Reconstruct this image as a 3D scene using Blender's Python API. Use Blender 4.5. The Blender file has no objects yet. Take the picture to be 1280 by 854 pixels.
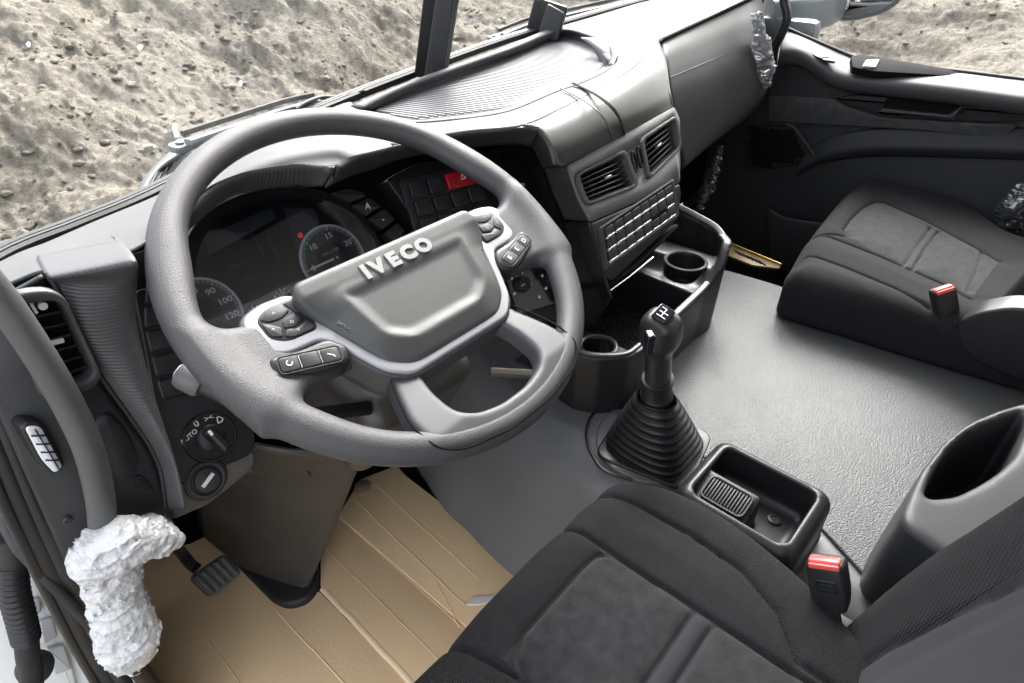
import bpy, bmesh, math, random
import numpy as np
from mathutils import Vector, Matrix
random.seed(7); rng = np.random.RandomState(7)
S = bpy.context.scene
COL = S.collection
rad = math.radians

# ---------------------------------------------------------------- camera
CAM = np.array([-0.989, -0.502, 1.127])
YAW, PITCH, ROLL, FPX = 0.848, 0.622, -0.003, 781.65
_f = np.array([math.sin(YAW)*math.cos(PITCH), math.cos(YAW)*math.cos(PITCH), -math.sin(PITCH)])
_r0 = np.array([math.cos(YAW), -math.sin(YAW), 0.0]); _u0 = np.cross(_r0, _f)
_r = math.cos(ROLL)*_r0 + math.sin(ROLL)*_u0; _u = -math.sin(ROLL)*_r0 + math.cos(ROLL)*_u0
cd = bpy.data.cameras.new('camera'); cam = bpy.data.objects.new('camera', cd); COL.objects.link(cam)
cd.sensor_width = 36; cd.lens = 36*FPX/1280; cd.clip_start = 0.02; cd.clip_end = 500
M = Matrix(((_r[0], _u[0], -_f[0], CAM[0]), (_r[1], _u[1], -_f[1], CAM[1]), (_r[2], _u[2], -_f[2], CAM[2]), (0, 0, 0, 1)))
cam.matrix_world = M
S.camera = cam

# ---------------------------------------------------------------- sky, sun, exposure
SUN_EL, SUN_AZ = rad(47), rad(60)          # azimuth from +Y towards +X
wd = bpy.data.worlds.new('World'); S.world = wd; wd.use_nodes = True
nt = wd.node_tree; bg = nt.nodes['Background']
sky = nt.nodes.new('ShaderNodeTexSky'); sky.sky_type = 'NISHITA'; sky.sun_disc = False
sky.sun_elevation = SUN_EL; sky.sun_rotation = SUN_AZ; sky.dust_density = 6.0; sky.ozone_density = 1.0; sky.air_density = 1.0
hsv = nt.nodes.new('ShaderNodeHueSaturation'); hsv.inputs['Saturation'].default_value = 0.25
nt.links.new(sky.outputs[0], hsv.inputs['Color']); nt.links.new(hsv.outputs[0], bg.inputs[0])
bg.inputs[1].default_value = 0.15
sd = bpy.data.lights.new('sun', 'SUN'); sun = bpy.data.objects.new('sun', sd); COL.objects.link(sun)
sd.energy = 0.45; sd.angle = rad(40); sd.color = (1.0, 0.96, 0.9)
sdir = Vector((math.sin(SUN_AZ)*math.cos(SUN_EL), math.cos(SUN_AZ)*math.cos(SUN_EL), math.sin(SUN_EL)))
sun.rotation_euler = sdir.to_track_quat('Z', 'Y').to_euler()
S.view_settings.view_transform = 'Standard'; S.view_settings.look = 'None'
S.view_settings.exposure = 2.85; S.view_settings.gamma = 1.0
S.render.engine = 'CYCLES'
S.cycles.max_bounces = 8; S.cycles.diffuse_bounces = 5; S.cycles.transparent_max_bounces = 12

# ---------------------------------------------------------------- pixel (1280x854) -> point on a real surface
def ray(px, py):
    return _f + (px-640)/FPX*_r - (py-427)/FPX*_u
def P(px, py, x=None, y=None, z=None):
    d = ray(px, py); ax, v = (0, x) if x is not None else (1, y) if y is not None else (2, z)
    return CAM + (v-CAM[ax])/d[ax]*d
def unit(v):
    v = np.asarray(v, float); return v/np.linalg.norm(v)
class FR:
    """a flat frame: origin, u axis, v axis, normal"""
    def __init__(s, o, u, v):
        s.o = np.asarray(o, float); s.u = unit(u); n = np.cross(s.u, unit(v)); s.n = unit(n); s.v = np.cross(s.n, s.u)
    def px(s, a, b):
        d = ray(a, b); t = ((s.o-CAM)@s.n)/(d@s.n); X = CAM+t*d-s.o; return (X@s.u, X@s.v)
    def pxs(s, l): return [s.px(*q) for q in l]
    def pt(s, u, v, h=0.0): return s.o+u*s.u+v*s.v+h*s.n
    def sub(s, u, v, h=0.0, rot=0.0):
        c, q = math.cos(rot), math.sin(rot)
        return FR(s.pt(u, v, h), c*s.u+q*s.v, -q*s.u+c*s.v)

# ---------------------------------------------------------------- materials
MATS = {}
def mat(name, col, rough=0.5, bump=0.0, scale=300.0, var=0.0, vscale=8.0, *, voro=None, metal=0.0, spec=0.5, emit=None, trans=0.0, wave=None, detail=2.0, sheen=0.0, rvar=0.0, dist=0.001):
    if name in MATS: return MATS[name]
    m = bpy.data.materials.new(name); m.use_nodes = True; MATS[name] = m
    t = m.node_tree; b = t.nodes['Principled BSDF']
    b.inputs['Base Color'].default_value = (*col, 1); b.inputs['Roughness'].default_value = rough
    b.inputs['Metallic'].default_value = metal; b.inputs['Specular IOR Level'].default_value = spec
    if sheen: b.inputs['Sheen Weight'].default_value = sheen
    if trans: b.inputs['Transmission Weight'].default_value = trans
    if emit: b.inputs['Emission Color'].default_value = (*emit[0], 1); b.inputs['Emission Strength'].default_value = emit[1]
    tc = t.nodes.new('ShaderNodeTexCoord')
    def noise(sc, dt):
        n = t.nodes.new('ShaderNodeTexNoise'); n.inputs['Scale'].default_value = sc; n.inputs['Detail'].default_value = dt
        t.links.new(tc.outputs['Object'], n.inputs['Vector']); return n
    if var:
        n = noise(vscale, 5.0); mx = t.nodes.new('ShaderNodeMix'); mx.data_type = 'RGBA'
        mx.inputs['A'].default_value = (*[c*(1-var) for c in col], 1); mx.inputs['B'].default_value = (*[min(1, c*(1+var)) for c in col], 1)
        t.links.new(n.outputs[0], mx.inputs['Factor']); t.links.new(mx.outputs['Result'], b.inputs['Base Color'])
    if rvar:
        n = noise(vscale*1.7, 4.0); mr = t.nodes.new('ShaderNodeMapRange'); mr.inputs['From Min'].default_value = .3; mr.inputs['From Max'].default_value = .7
        mr.inputs['To Min'].default_value = rough-rvar; mr.inputs['To Max'].default_value = rough+rvar
        t.links.new(n.outputs[0], mr.inputs['Value']); t.links.new(mr.outputs[0], b.inputs['Roughness'])
    last = None
    if wave:                                   # (direction vector, period in m, strength, distance)
        d, per, st, ds = wave[:4]
        mp = t.nodes.new('ShaderNodeVectorMath'); mp.operation = 'DOT_PRODUCT'; mp.inputs[1].default_value = d
        t.links.new(tc.outputs['Object'], mp.inputs[0])
        mu = t.nodes.new('ShaderNodeMath'); mu.operation = 'MULTIPLY'; mu.inputs[1].default_value = 2*math.pi/per
        si = t.nodes.new('ShaderNodeMath'); si.operation = 'SINE'
        t.links.new(mp.outputs['Value'], mu.inputs[0]); t.links.new(mu.outputs[0], si.inputs[0])
        src = si
        if len(wave) > 4:                      # a second direction: a weave
            mp2 = t.nodes.new('ShaderNodeVectorMath'); mp2.operation = 'DOT_PRODUCT'; mp2.inputs[1].default_value = wave[4]
            mu2 = t.nodes.new('ShaderNodeMath'); mu2.operation = 'MULTIPLY'; mu2.inputs[1].default_value = 2*math.pi/per
            s2 = t.nodes.new('ShaderNodeMath'); s2.operation = 'SINE'; pr = t.nodes.new('ShaderNodeMath'); pr.operation = 'MULTIPLY'
            t.links.new(tc.outputs['Object'], mp2.inputs[0]); t.links.new(mp2.outputs['Value'], mu2.inputs[0]); t.links.new(mu2.outputs[0], s2.inputs[0])
            t.links.new(si.outputs[0], pr.inputs[0]); t.links.new(s2.outputs[0], pr.inputs[1]); src = pr
        bw = t.nodes.new('ShaderNodeBump'); bw.inputs['Strength'].default_value = st; bw.inputs['Distance'].default_value = ds
        t.links.new(src.outputs[0], bw.inputs['Height']); last = bw
    if voro:
        vo = t.nodes.new('ShaderNodeTexVoronoi'); vo.inputs['Scale'].default_value = voro[0]; t.links.new(tc.outputs['Object'], vo.inputs['Vector'])
        bv = t.nodes.new('ShaderNodeBump'); bv.inputs['Strength'].default_value = voro[1]; bv.inputs['Distance'].default_value = .004; bv.invert = True
        t.links.new(vo.outputs['Distance'], bv.inputs['Height']); last = bv
    if bump:
        n = noise(scale, detail); bp = t.nodes.new('ShaderNodeBump'); bp.inputs['Strength'].default_value = bump; bp.inputs['Distance'].default_value = dist
        t.links.new(n.outputs[0], bp.inputs['Height'])
        if last: t.links.new(last.outputs[0], bp.inputs['Normal'])
        last = bp
    if last: t.links.new(last.outputs[0], b.inputs['Normal'])
    return m
def glass_mat(name, tint=(1, 1, 1), refl=0.06, rough=0.0):
    m = bpy.data.materials.new(name); m.use_nodes = True; t = m.node_tree; t.nodes.clear(); MATS[name] = m
    o = t.nodes.new('ShaderNodeOutputMaterial'); mx = t.nodes.new('ShaderNodeMixShader'); tr = t.nodes.new('ShaderNodeBsdfTransparent'); gl = t.nodes.new('ShaderNodeBsdfGlossy')
    fr = t.nodes.new('ShaderNodeFresnel'); fr.inputs['IOR'].default_value = 1.45
    tr.inputs[0].default_value = (*tint, 1); gl.inputs['Roughness'].default_value = rough
    mul = t.nodes.new('ShaderNodeMath'); mul.operation = 'MULTIPLY'; mul.inputs[1].default_value = refl/0.04
    t.links.new(fr.outputs[0], mul.inputs[0]); t.links.new(mul.outputs[0], mx.inputs[0])
    t.links.new(tr.outputs[0], mx.inputs[1]); t.links.new(gl.outputs[0], mx.inputs[2]); t.links.new(mx.outputs[0], o.inputs[0]); return m

dash_m   = mat('dash_grey_plastic', (.074, .077, .079), .60, .4, 900, .09, 5, spec=.38, rvar=.07)
dashd_m  = mat('dash_charcoal_plastic', (.028, .029, .0315), .46, .35, 900, .08, 6, spec=.4)
black_m  = mat('black_plastic', (.014, .014, .0158), .40, .12, 700, .1, 8, spec=.38)
gloss_m  = mat('piano_black', (.010, .012, .016), .10, spec=.6)
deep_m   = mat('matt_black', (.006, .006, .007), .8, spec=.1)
band_m   = mat('ribbed_trim', (.055, .056, .060), .42, .1, 800, wave=((0.1, -.5, .87), .0026, .35, .0004))
lip_m    = mat('ribbed_lip', (.04, .041, .043), .42, .1, 800, wave=((.85, .3, .3), .0028, .4, .0004))
carbon_m = mat('woven_trim', (.06, .06, .063), .38, wave=((.7, 0, .7), .0032, .8, .0006, (.7, 0, -.7)))
stack_m  = mat('stack_trim', (.15, .15, .143), .36, .1, 800, wave=((.7, 0, .7), .0032, .45, .0005, (.7, 0, -.7)))
wheel_m  = mat('wheel_leatherette', (.044, .044, .0475), .50, .6, 900, .06, 10, rvar=.06, detail=3)
pad_m    = mat('wheel_pad', (.046, .048, .0485), .50, .25, 1100, .05, 10, rvar=.05)
spoke_m  = mat('wheel_smooth_grey', (.046, .048, .054), .52, .08, 900, .04, 12)
silver_m = mat('satin_silver', (.36, .36, .38), .42, metal=.25)
chrome_m = mat('chrome', (.80, .81, .82), .22, metal=.8)
button_m = mat('button_grey', (.028, .028, .032), .40, .1, 900, spec=.35)
white_m  = mat('white_print', (.75, .75, .75), .5)
dimwhite_m = mat('dim_print', (.35, .35, .36), .5)
red_m    = mat('red_plastic', (.42, .012, .02), .35, .1, 700)
redbtn_m = mat('buckle_red', (.72, .09, .08), .38, .1, 600)
seat_m   = mat('seat_fabric', (.017, .017, .0192), .8, .7, 1500, .25, 40, sheen=.03, spec=.12, wave=((.7, .7, 0), .0030, .8, .0010, (.7, -.7, 0)))
velour_m = mat('seat_velour', (.022, .022, .024), .9, .8, 700, .7, 60, sheen=.10, spec=.08)
seatside_m = mat('seat_side', (.011, .0115, .013), .72, .4, 1200, .12, 30, spec=.2)
seatgrey_m = mat('seat_light_fabric', (.024, .025, .028), .85, .5, 1400, .15, 40, sheen=.05, spec=.12)
tunnel_m = mat('tunnel_mat', (.062, .065, .067), .40, 1.0, 350, .06, 6, rvar=.05, detail=2.5, dist=.0019, spec=.40)
rubber_m = mat('grey_floor_rubber', (.13, .132, .138), .40, .2, 500, .12, 9, rvar=.08)
colcov_m = mat('column_cover', (.042, .039, .036), .42, .25, 600, .14, 10, rvar=.08)
brown_m  = mat('lower_dash_brown', (.075, .067, .058), .45, .25, 800, .08, 10)
boot_m   = mat('boot_rubber', (.012, .012, .0135), .36, .15, 500, .15, 20, spec=.4)
wood_m   = mat('brushed_trim', (.045, .046, .047), .5, .3, 500, wave=((0, .05, 1), .006, .3, .0006), var=.5, vscale=60, spec=.25)
door_m   = mat('door_grey', (.024, .025, .027), .5, .3, 800, .06, 6, spec=.25)
doorl_m  = mat('door_light_grey', (.045, .046, .048), .55, .25, 800, .05, 6)
paint_m  = mat('white_paint', (.78, .79, .8), .3, .02, 60)
bodyblue_m = mat('grey_paint', (.13, .148, .16), .3)
seal_m   = mat('seal_rubber', (.012, .012, .013), .6, .3, 400)
gold_m   = mat('brass_plate', (.42, .28, .07), .35, .1, 300, metal=.5)
mirror_m = mat('mirror_glass', (.8, .82, .84), .03, metal=1.0)
lamp_m   = mat('lamp_lens', (.62, .64, .68), .2, spec=.7)
dark_felt = mat('dark_carpet', (.008, .008, .009), .95, .8, 500, .3, 60, spec=.05)
green_m  = mat('green_print', (.03, .35, .18), .5)
redpr_m  = mat('red_print', (.6, .03, .05), .5, emit=((.9, .05, .08), .05))
headliner_m = mat('headliner', (.5, .5, .485), .9, .4, 600)
glass_m  = glass_mat('window_glass', (.98, .985, .98), .004)
lens_m   = glass_mat('cluster_lens', (.95, .95, .98), .065, .06)

# ---------------------------------------------------------------- scene graph helpers
def empty(name, loc, label=None, cat=None, group=None, kind=None):
    o = bpy.data.objects.new(name, None); COL.objects.link(o); o.location = loc; o.empty_display_size = .05
    tag(o, label, cat, group, kind); return o
def tag(o, label=None, cat=None, group=None, kind=None):
    if label: o['label'] = label
    if cat: o['category'] = cat
    if group: o['group'] = group
    if kind: o['kind'] = kind
    return o
def world_loc(o):
    l = o.location.copy()
    while o.parent: o = o.parent; l = l+o.location
    return l
ORG = {}
def mesh_obj(name, V, F, m, parent=None, smooth=35, solid=0, label=None):
    V = np.asarray(V, float)
    me = bpy.data.meshes.new(name)
    c = V.mean(0) if parent is None or True else np.zeros(3)
    me.from_pydata((V-c).tolist(), [], [list(map(int, f)) for f in F]); me.validate(); 
    bm = bmesh.new(); bm.from_mesh(me); bmesh.ops.recalc_face_normals(bm, faces=bm.faces); bm.to_mesh(me); bm.free()
    if smooth:
        me.shade_smooth()
        if smooth < 180: me.set_sharp_from_angle(angle=rad(smooth))
    me.materials.append(m)
    o = bpy.data.objects.new(name, me); COL.objects.link(o)
    pl = ORG.get(parent.name, np.zeros(3)) if parent else np.zeros(3)
    if parent: o.parent = parent
    o.location = c-pl; ORG[o.name] = c
    if solid:
        s = o.modifiers.new('s', 'SOLIDIFY'); s.thickness = abs(solid); s.offset = -1 if solid > 0 else 1
    if label: o['label'] = label
    return o
def thing(name, loc, label, cat, group=None, kind=None):
    e = empty(name, loc, label, cat, group, kind); ORG[e.name] = np.asarray(loc, float); return e

# ---------------------------------------------------------------- shapes
def cr(pts, n, closed=False):
    """Catmull-Rom through points, n samples"""
    p = np.asarray(pts, float); m = len(p)
    if m == 2 and not closed: return p[0]+(p[1]-p[0])*np.linspace(0, 1, n)[:, None]
    t = np.linspace(0, m if closed else m-1, n, endpoint=not closed); i = np.floor(t).astype(int)
    if not closed: i = np.minimum(i, m-2)
    f = (t-i)[:, None]
    g = (lambda k: p[k % m]) if closed else (lambda k: np.where(((k < 0))[:, None], 2*p[0]-p[1], np.where((k > m-1)[:, None], 2*p[-1]-p[-2], p[np.clip(k, 0, m-1)])))
    a, b, c, d = g(i-1), g(i), g(i+1), g(i+2)
    return .5*((2*b)+(c-a)*f+(2*a-5*b+4*c-d)*f*f+(3*b-a-3*c+d)*f**3)
def grid_faces(nu, nv, cu=False, cv=False):
    F = []
    for i in range(nu if cu else nu-1):
        for j in range(nv if cv else nv-1):
            a, b = i*nv+j, i*nv+(j+1) % nv; i2 = (i+1) % nu
            F.append((a, b, i2*nv+(j+1) % nv, i2*nv+j))
    return F
def patch(name, rows, m, parent, thick=.004, nu=24, nv=24, fn=None, smooth=60):
    R = [cr(r, nv) for r in rows]
    G = np.stack([cr([r[j] for r in R], nu) for j in range(nv)], 1)     # nu x nv x 3
    if fn is not None: G = fn(G)
    return mesh_obj(name, G.reshape(-1, 3), grid_faces(nu, nv), m, parent, smooth, thick)
def rpoly(pts, r, seg=5):
    """2D polygon with rounded corners"""
    p = [np.asarray(q[:2], float) for q in pts]; out = []; n = len(p)
    for i in range(n):
        a, b, c = p[i-1], p[i], p[(i+1) % n]
        rr = pts[i][2] if len(pts[i]) > 2 else r
        d1, d2 = a-b, c-b; l1, l2 = np.linalg.norm(d1), np.linalg.norm(d2); d1, d2 = d1/l1, d2/l2
        k = min(rr, .45*l1, .45*l2)
        if k < 1e-6: out.append(b); continue
        for s in range(seg+1):
            t = s/seg; out.append((1-t)**2*(b+d1*k)+2*t*(1-t)*b+t*t*(b+d2*k))
    return np.array(out)
def inset(o, d):
    n = len(o); e = np.roll(o, -1, 0)-o; e /= np.linalg.norm(e, axis=1)[:, None]+1e-12
    nn = np.stack([-e[:, 1], e[:, 0]], 1); A = np.sum(o[:, 0]*np.roll(o[:, 1], -1)-np.roll(o[:, 0], -1)*o[:, 1])
    if A < 0: nn = -nn
    q = nn+np.roll(nn, 1, 0); q /= np.maximum(np.sum(q*np.roll(nn, 1, 0), 1), .35)[:, None]
    return o+q*d
def plate(name, fr, o, h0, h1, bev, m, parent, crown=0.0, smooth=50, label=None):
    """extruded outline with rounded upper edge; crown lifts the middle"""
    o = np.asarray(o, float); n = len(o); rings = [(o, h0), (o, h1-bev)]
    if bev > 0:
        for a in (30, 60, 90): rings.append((inset(o, bev*(1-math.cos(rad(a)))), h1-bev+bev*math.sin(rad(a))))
    c = o.mean(0)
    if crown:
        b = rings[-1][0]
        for k in (.75, .5, .25): rings.append((c+(b-c)*k, h1+crown*(1-k*k)))
    V = [fr.pt(u, v, h) for r, h in rings for u, v in r]; F = []
    for k in range(len(rings)-1):
        for i in range(n): F.append((k*n+i, k*n+(i+1) % n, (k+1)*n+(i+1) % n, (k+1)*n+i))
    F.append([len(V)-n+i for i in range(n)])
    F.append([n-1-i for i in range(n)])
    return mesh_obj(name, V, F, m, parent, smooth, label=label)
def ring(name, fr, o, i_, h0, h1, bev, m, parent, hin=None, smooth=50):
    """flat frame between two outlines with equal point counts"""
    o = np.asarray(o, float); q = np.asarray(i_, float); n = len(o); hin = h0 if hin is None else hin
    rings = [(o, h0), (o, h1-bev), (o+(q-o)*.12, h1-bev*.3), (o+(q-o)*.25, h1), (o+(q-o)*.75, h1), (o+(q-o)*.9, h1-bev*.3), (q, h1-bev), (q, hin)]
    V = [fr.pt(u, v, h) for r, h in rings for u, v in r]; F = []
    for k in range(len(rings)-1):
        for i in range(n): F.append((k*n+i, k*n+(i+1) % n, (k+1)*n+(i+1) % n, (k+1)*n+i))
    return mesh_obj(name, V, F, m, parent, smooth)
def holed(name, fr, o, holes, h, m, parent, thick=.004):
    """flat plate with openings"""
    from mathutils.geometry import delaunay_2d_cdt
    vs, es = [], []
    for l in [o]+list(holes):
        n0 = len(vs); vs += [Vector((float(q[0]), float(q[1]))) for q in l]; es += [(n0+i, n0+(i+1) % len(l)) for i in range(len(l))]
    r = delaunay_2d_cdt(vs, es, [], 1, 1e-6); V = [fr.pt(q[0], q[1], h) for q in r[0]]; F = []
    for f in r[2]:
        c = np.mean([r[0][i][:] for i in f], 0)
        if all(s_poly(np.array([c[0]]), np.array([c[1]]), np.asarray(q))[0] > 0 for q in holes): F.append(f)
    ob = mesh_obj(name, V, F, m, parent, 30); nn = np.array(ob.data.polygons[0].normal)
    if nn@fr.n < 0: ob.data.flip_normals()
    s = ob.modifiers.new('s', 'SOLIDIFY'); s.thickness = thick; s.offset = -1
    return ob
def circ(c, r, n=32, sx=1.0, a0=0):
    return np.array([(c[0]+r*sx*math.cos(2*math.pi*k/n+a0), c[1]+r*math.sin(2*math.pi*k/n+a0)) for k in range(n)])
def lathe(name, fr, prof, m, parent, n=32, smooth=40, label=None, cap=True):
    """profile of (radius, height) about the frame's normal"""
    V = [fr.pt(r*math.cos(2*math.pi*k/n), r*math.sin(2*math.pi*k/n), h) for r, h in prof for k in range(n)]
    F = grid_faces(len(prof), n, cv=True)
    if cap and prof[0][0] > 1e-6: F.append(list(range(n))[::-1])
    if cap and prof[-1][0] > 1e-6: F.append([len(V)-n+k for k in range(n)])
    return mesh_obj(name, V, F, m, parent, smooth, label=label)
def sweep(name, path, sec, m, parent=None, up=(0, 0, 1), closed=False, smooth=40, scale=None, cap=True, label=None):
    """sweep a closed 2D section along 3D points; sec may be a radius"""
    p = np.asarray(path, float)
    if np.isscalar(sec): sec = circ((0, 0), sec, 14)
    sec = np.asarray(sec, float); n = len(p); k = len(sec); V = []
    T = np.gradient(p, axis=0) if not closed else np.roll(p, -1, 0)-np.roll(p, 1, 0)
    side = None
    for i in range(n):
        t = unit(T[i]); s = np.cross(t, np.asarray(up, float))
        if side is None:
            if np.linalg.norm(s) < 1e-3: s = np.cross(t, (1, 0, 0))
        else: s = side-t*(side@t)
        side = unit(s); w = np.cross(side, t); sc = 1 if scale is None else scale[i]
        for a, b in sec: V.append(p[i]+sc*(a*side+b*w))
    F = grid_faces(n, k, cu=closed, cv=True)
    if cap and not closed: F += [list(range(k))[::-1], [len(V)-k+i for i in range(k)]]
    return mesh_obj(name, V, F, m, parent, smooth, label=label)
def box(name, c, half, m, parent=None, bev=.003, rot=None, seg=2, label=None, smooth=40):
    bm = bmesh.new(); bmesh.ops.create_cube(bm, size=2)
    for v in bm.verts: v.co = Vector((v.co.x*half[0], v.co.y*half[1], v.co.z*half[2]))
    if bev: bmesh.ops.bevel(bm, geom=list(bm.edges), offset=min(bev, .9*min(half)), segments=seg, profile=.5, affect='EDGES')
    bm.verts.ensure_lookup_table(); V = np.array([v.co[:] for v in bm.verts]); F = [[v.index for v in f.verts] for f in bm.faces]; bm.free()
    if rot is not None: V = V@np.asarray(rot).T
    return mesh_obj(name, V+np.asarray(c), F, m, parent, smooth, label=label)
def frbox(name, fr, u, v, h, hu, hv, hh, m, parent, bev=.001, label=None):
    R = np.stack([fr.u, fr.v, fr.n], 1); return box(name, fr.pt(u, v, h), (hu, hv, hh), m, parent, bev, R, label=label)
_TXT = {}
def text(name, body, fr, u, v, size, m, parent, ext=.0004, rot=0.0, shear=0.0, sx=1.0, bold=0.0, bev=0.0):
    c = bpy.data.curves.new('t', 'FONT'); c.body = body; c.size = 1; c.align_x = 'CENTER'; c.align_y = 'CENTER'; c.extrude = 0.0; c.offset = bold; c.resolution_u = 3
    o = bpy.data.objects.new('t', c); COL.objects.link(o); dg = bpy.context.evaluated_depsgraph_get(); me = bpy.data.meshes.new_from_object(o.evaluated_get(dg))
    bpy.data.objects.remove(o); bpy.data.curves.remove(c)
    bm = bmesh.new(); bm.from_mesh(me); bmesh.ops.remove_doubles(bm, verts=bm.verts, dist=1e-4)
    r = bmesh.ops.extrude_face_region(bm, geom=list(bm.faces)); top = [q for q in r['geom'] if isinstance(q, bmesh.types.BMVert)]
    for q in top: q.co.z = 1
    bm.verts.ensure_lookup_table(); co = np.array([q.co[:] for q in bm.verts]); F = [[q.index for q in f.verts] for f in bm.faces]; bm.free(); bpy.data.meshes.remove(me)
    cc, ss = math.cos(rot), math.sin(rot); a = (co[:, 0]+shear*co[:, 1])*size*sx; b = co[:, 1]*size
    V = [fr.pt(u+cc*x-ss*y, v+ss*x+cc*y, z*ext) for x, y, z in zip(a, b, co[:, 2])]
    return mesh_obj(name, V, F, m, parent, 30)

# ---------------------------------------------------------------- signed-distance shapes -> mesh (surface nets)
def snets(f, lo, hi, h):
    lo = np.asarray(lo, float); hi = np.asarray(hi, float); n = np.ceil((hi-lo)/h).astype(int)+1
    ax = [lo[i]+h*np.arange(n[i]) for i in range(3)]
    X, Y, Z = np.meshgrid(*ax, indexing='ij'); v = f(X, Y, Z); s = v < 0
    cells = tuple(k-1 for k in n); cnt = np.zeros(cells); acc = np.zeros(cells+(3,))
    idx = np.stack(np.meshgrid(*[np.arange(k) for k in cells], indexing='ij'), -1)
    cr_ = [(a, b, c) for a in (0, 1) for b in (0, 1) for c in (0, 1)]
    sl = lambda o: tuple(slice(o[i], o[i]+cells[i]) for i in range(3))
    for i in range(8):
        for j in range(i+1, 8):
            A, B = cr_[i], cr_[j]
            if sum(abs(A[q]-B[q]) for q in range(3)) != 1: continue
            va, vb = v[sl(A)], v[sl(B)]; x = (va < 0) != (vb < 0); t = np.where(x, va/np.where(x, va-vb, 1), 0)
            cnt += x; 
            for q in range(3): acc[..., q] += np.where(x, A[q]+(B[q]-A[q])*t, 0)
    on = cnt > 0; vid = -np.ones(cells, int); vid[on] = np.arange(on.sum())
    V = lo+h*(idx[on]+acc[on]/cnt[on][:, None]); F = []
    for a in range(3):
        b, c = (a+1) % 3, (a+2) % 3
        e0 = [slice(1, -1)]*3; e0[a] = slice(0, -1); e1 = list(e0); e1[a] = slice(1, None)
        x = s[tuple(e0)] != s[tuple(e1)]; I = np.argwhere(x); I = I+np.array([0 if q == a else 1 for q in range(3)])
        def g(db, dc):
            J = I.copy(); J[:, b] -= db; J[:, c] -= dc; return vid[J[:, 0], J[:, 1], J[:, 2]]
        q = np.stack([g(1, 1), g(0, 1), g(0, 0), g(1, 0)], 1)
        fl = s[tuple(e1)][x]; q[fl] = q[fl][:, ::-1]; F.append(q)
    return V, np.concatenate(F)
def sdf_obj(name, f, lo, hi, h, m, parent, iters=2, label=None, frame=None, smooth=180):
    V, F = snets(f, lo, hi, h)
    if iters:                                   # light relaxation
        E = np.concatenate([F[:, [0, 1]], F[:, [1, 2]], F[:, [2, 3]], F[:, [3, 0]]]); n = len(V)
        for _ in range(iters):
            a = np.zeros_like(V); k = np.zeros(n)
            for i, j in ((0, 1), (1, 0)):
                np.add.at(a, E[:, i], V[E[:, j]]); np.add.at(k, E[:, i], 1)
            V = .5*V+.5*a/k[:, None]
    if frame is not None: V = frame.o+V[:, :1]*frame.u+V[:, 1:2]*frame.v+V[:, 2:]*frame.n
    return mesh_obj(name, V, F.tolist(), m, parent, smooth, label=label)
def s_poly(X, Y, pts):
    """signed distance to a 2D polygon"""
    p = np.asarray(pts, float); d = np.full(X.shape, 1e9); sg = np.ones(X.shape); n = len(p)
    for i in range(n):
        a, b = p[i], p[i-1]; ex, ey = b-a; wx, wy = X-a[0], Y-a[1]
        t = np.clip((wx*ex+wy*ey)/(ex*ex+ey*ey+1e-12), 0, 1); d = np.minimum(d, (wx-ex*t)**2+(wy-ey*t)**2)
        c1, c2, c3 = Y >= a[1], Y < b[1], ex*wy > ey*wx
        sg = np.where((c1 & c2 & c3) | (~c1 & ~c2 & ~c3), -sg, sg)
    return sg*np.sqrt(d)
def s_ext(d2, Z, z0, z1, r=0.0):
    w0 = d2+r; w1 = np.abs(Z-(z0+z1)/2)-(z1-z0)/2+r
    return np.minimum(np.maximum(w0, w1), 0)+np.sqrt(np.maximum(w0, 0)**2+np.maximum(w1, 0)**2)-r
def s_box(X, Y, Z, c, hf, r):
    a, b, d = np.abs(X-c[0])-hf[0]+r, np.abs(Y-c[1])-hf[1]+r, np.abs(Z-c[2])-hf[2]+r
    return np.minimum(np.maximum(a, np.maximum(b, d)), 0)+np.sqrt(np.maximum(a, 0)**2+np.maximum(b, 0)**2+np.maximum(d, 0)**2)-r
def s_cap(X, Y, Z, a, b, ra, rb):
    a, b = np.asarray(a, float), np.asarray(b, float); e = b-a
    t = np.clip(((X-a[0])*e[0]+(Y-a[1])*e[1]+(Z-a[2])*e[2])/(e@e), 0, 1)
    return np.sqrt((X-a[0]-e[0]*t)**2+(Y-a[1]-e[1]*t)**2+(Z-a[2]-e[2]*t)**2)-(ra+(rb-ra)*t)
def smin(a, b, k):
    h = np.clip(.5+.5*(b-a)/k, 0, 1); return b*(1-h)+a*h-k*h*(1-h)
def smax(a, b, k): return -smin(-a, -b, k)
# smooth value noise
_NT = rng.rand(4096)
def vnoise(x, y, z=0.0, seed=0):
    x, y, z = np.broadcast_arrays(np.asarray(x, float), np.asarray(y, float), np.asarray(z, float))
    xi, yi, zi = np.floor(x).astype(np.int64), np.floor(y).astype(np.int64), np.floor(z).astype(np.int64)
    def sm(t): return t*t*t*(t*(t*6-15)+10)
    fx, fy, fz = sm(x-xi), sm(y-yi), sm(z-zi)
    def hs(a, b, c):
        k = (a*73856093) ^ (b*19349663) ^ (c*83492791) ^ (seed*2654435); k = (k ^ (k >> 13))*1274126177; return _NT[(k ^ (k >> 16)) & 4095]
    r = 0
    for dx in (0, 1):
        for dy in (0, 1):
            for dz in (0, 1):
                r = r+hs(xi+dx, yi+dy, zi+dz)*np.where(dx, fx, 1-fx)*np.where(dy, fy, 1-fy)*np.where(dz, fz, 1-fz)
    return r*2-1
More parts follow.
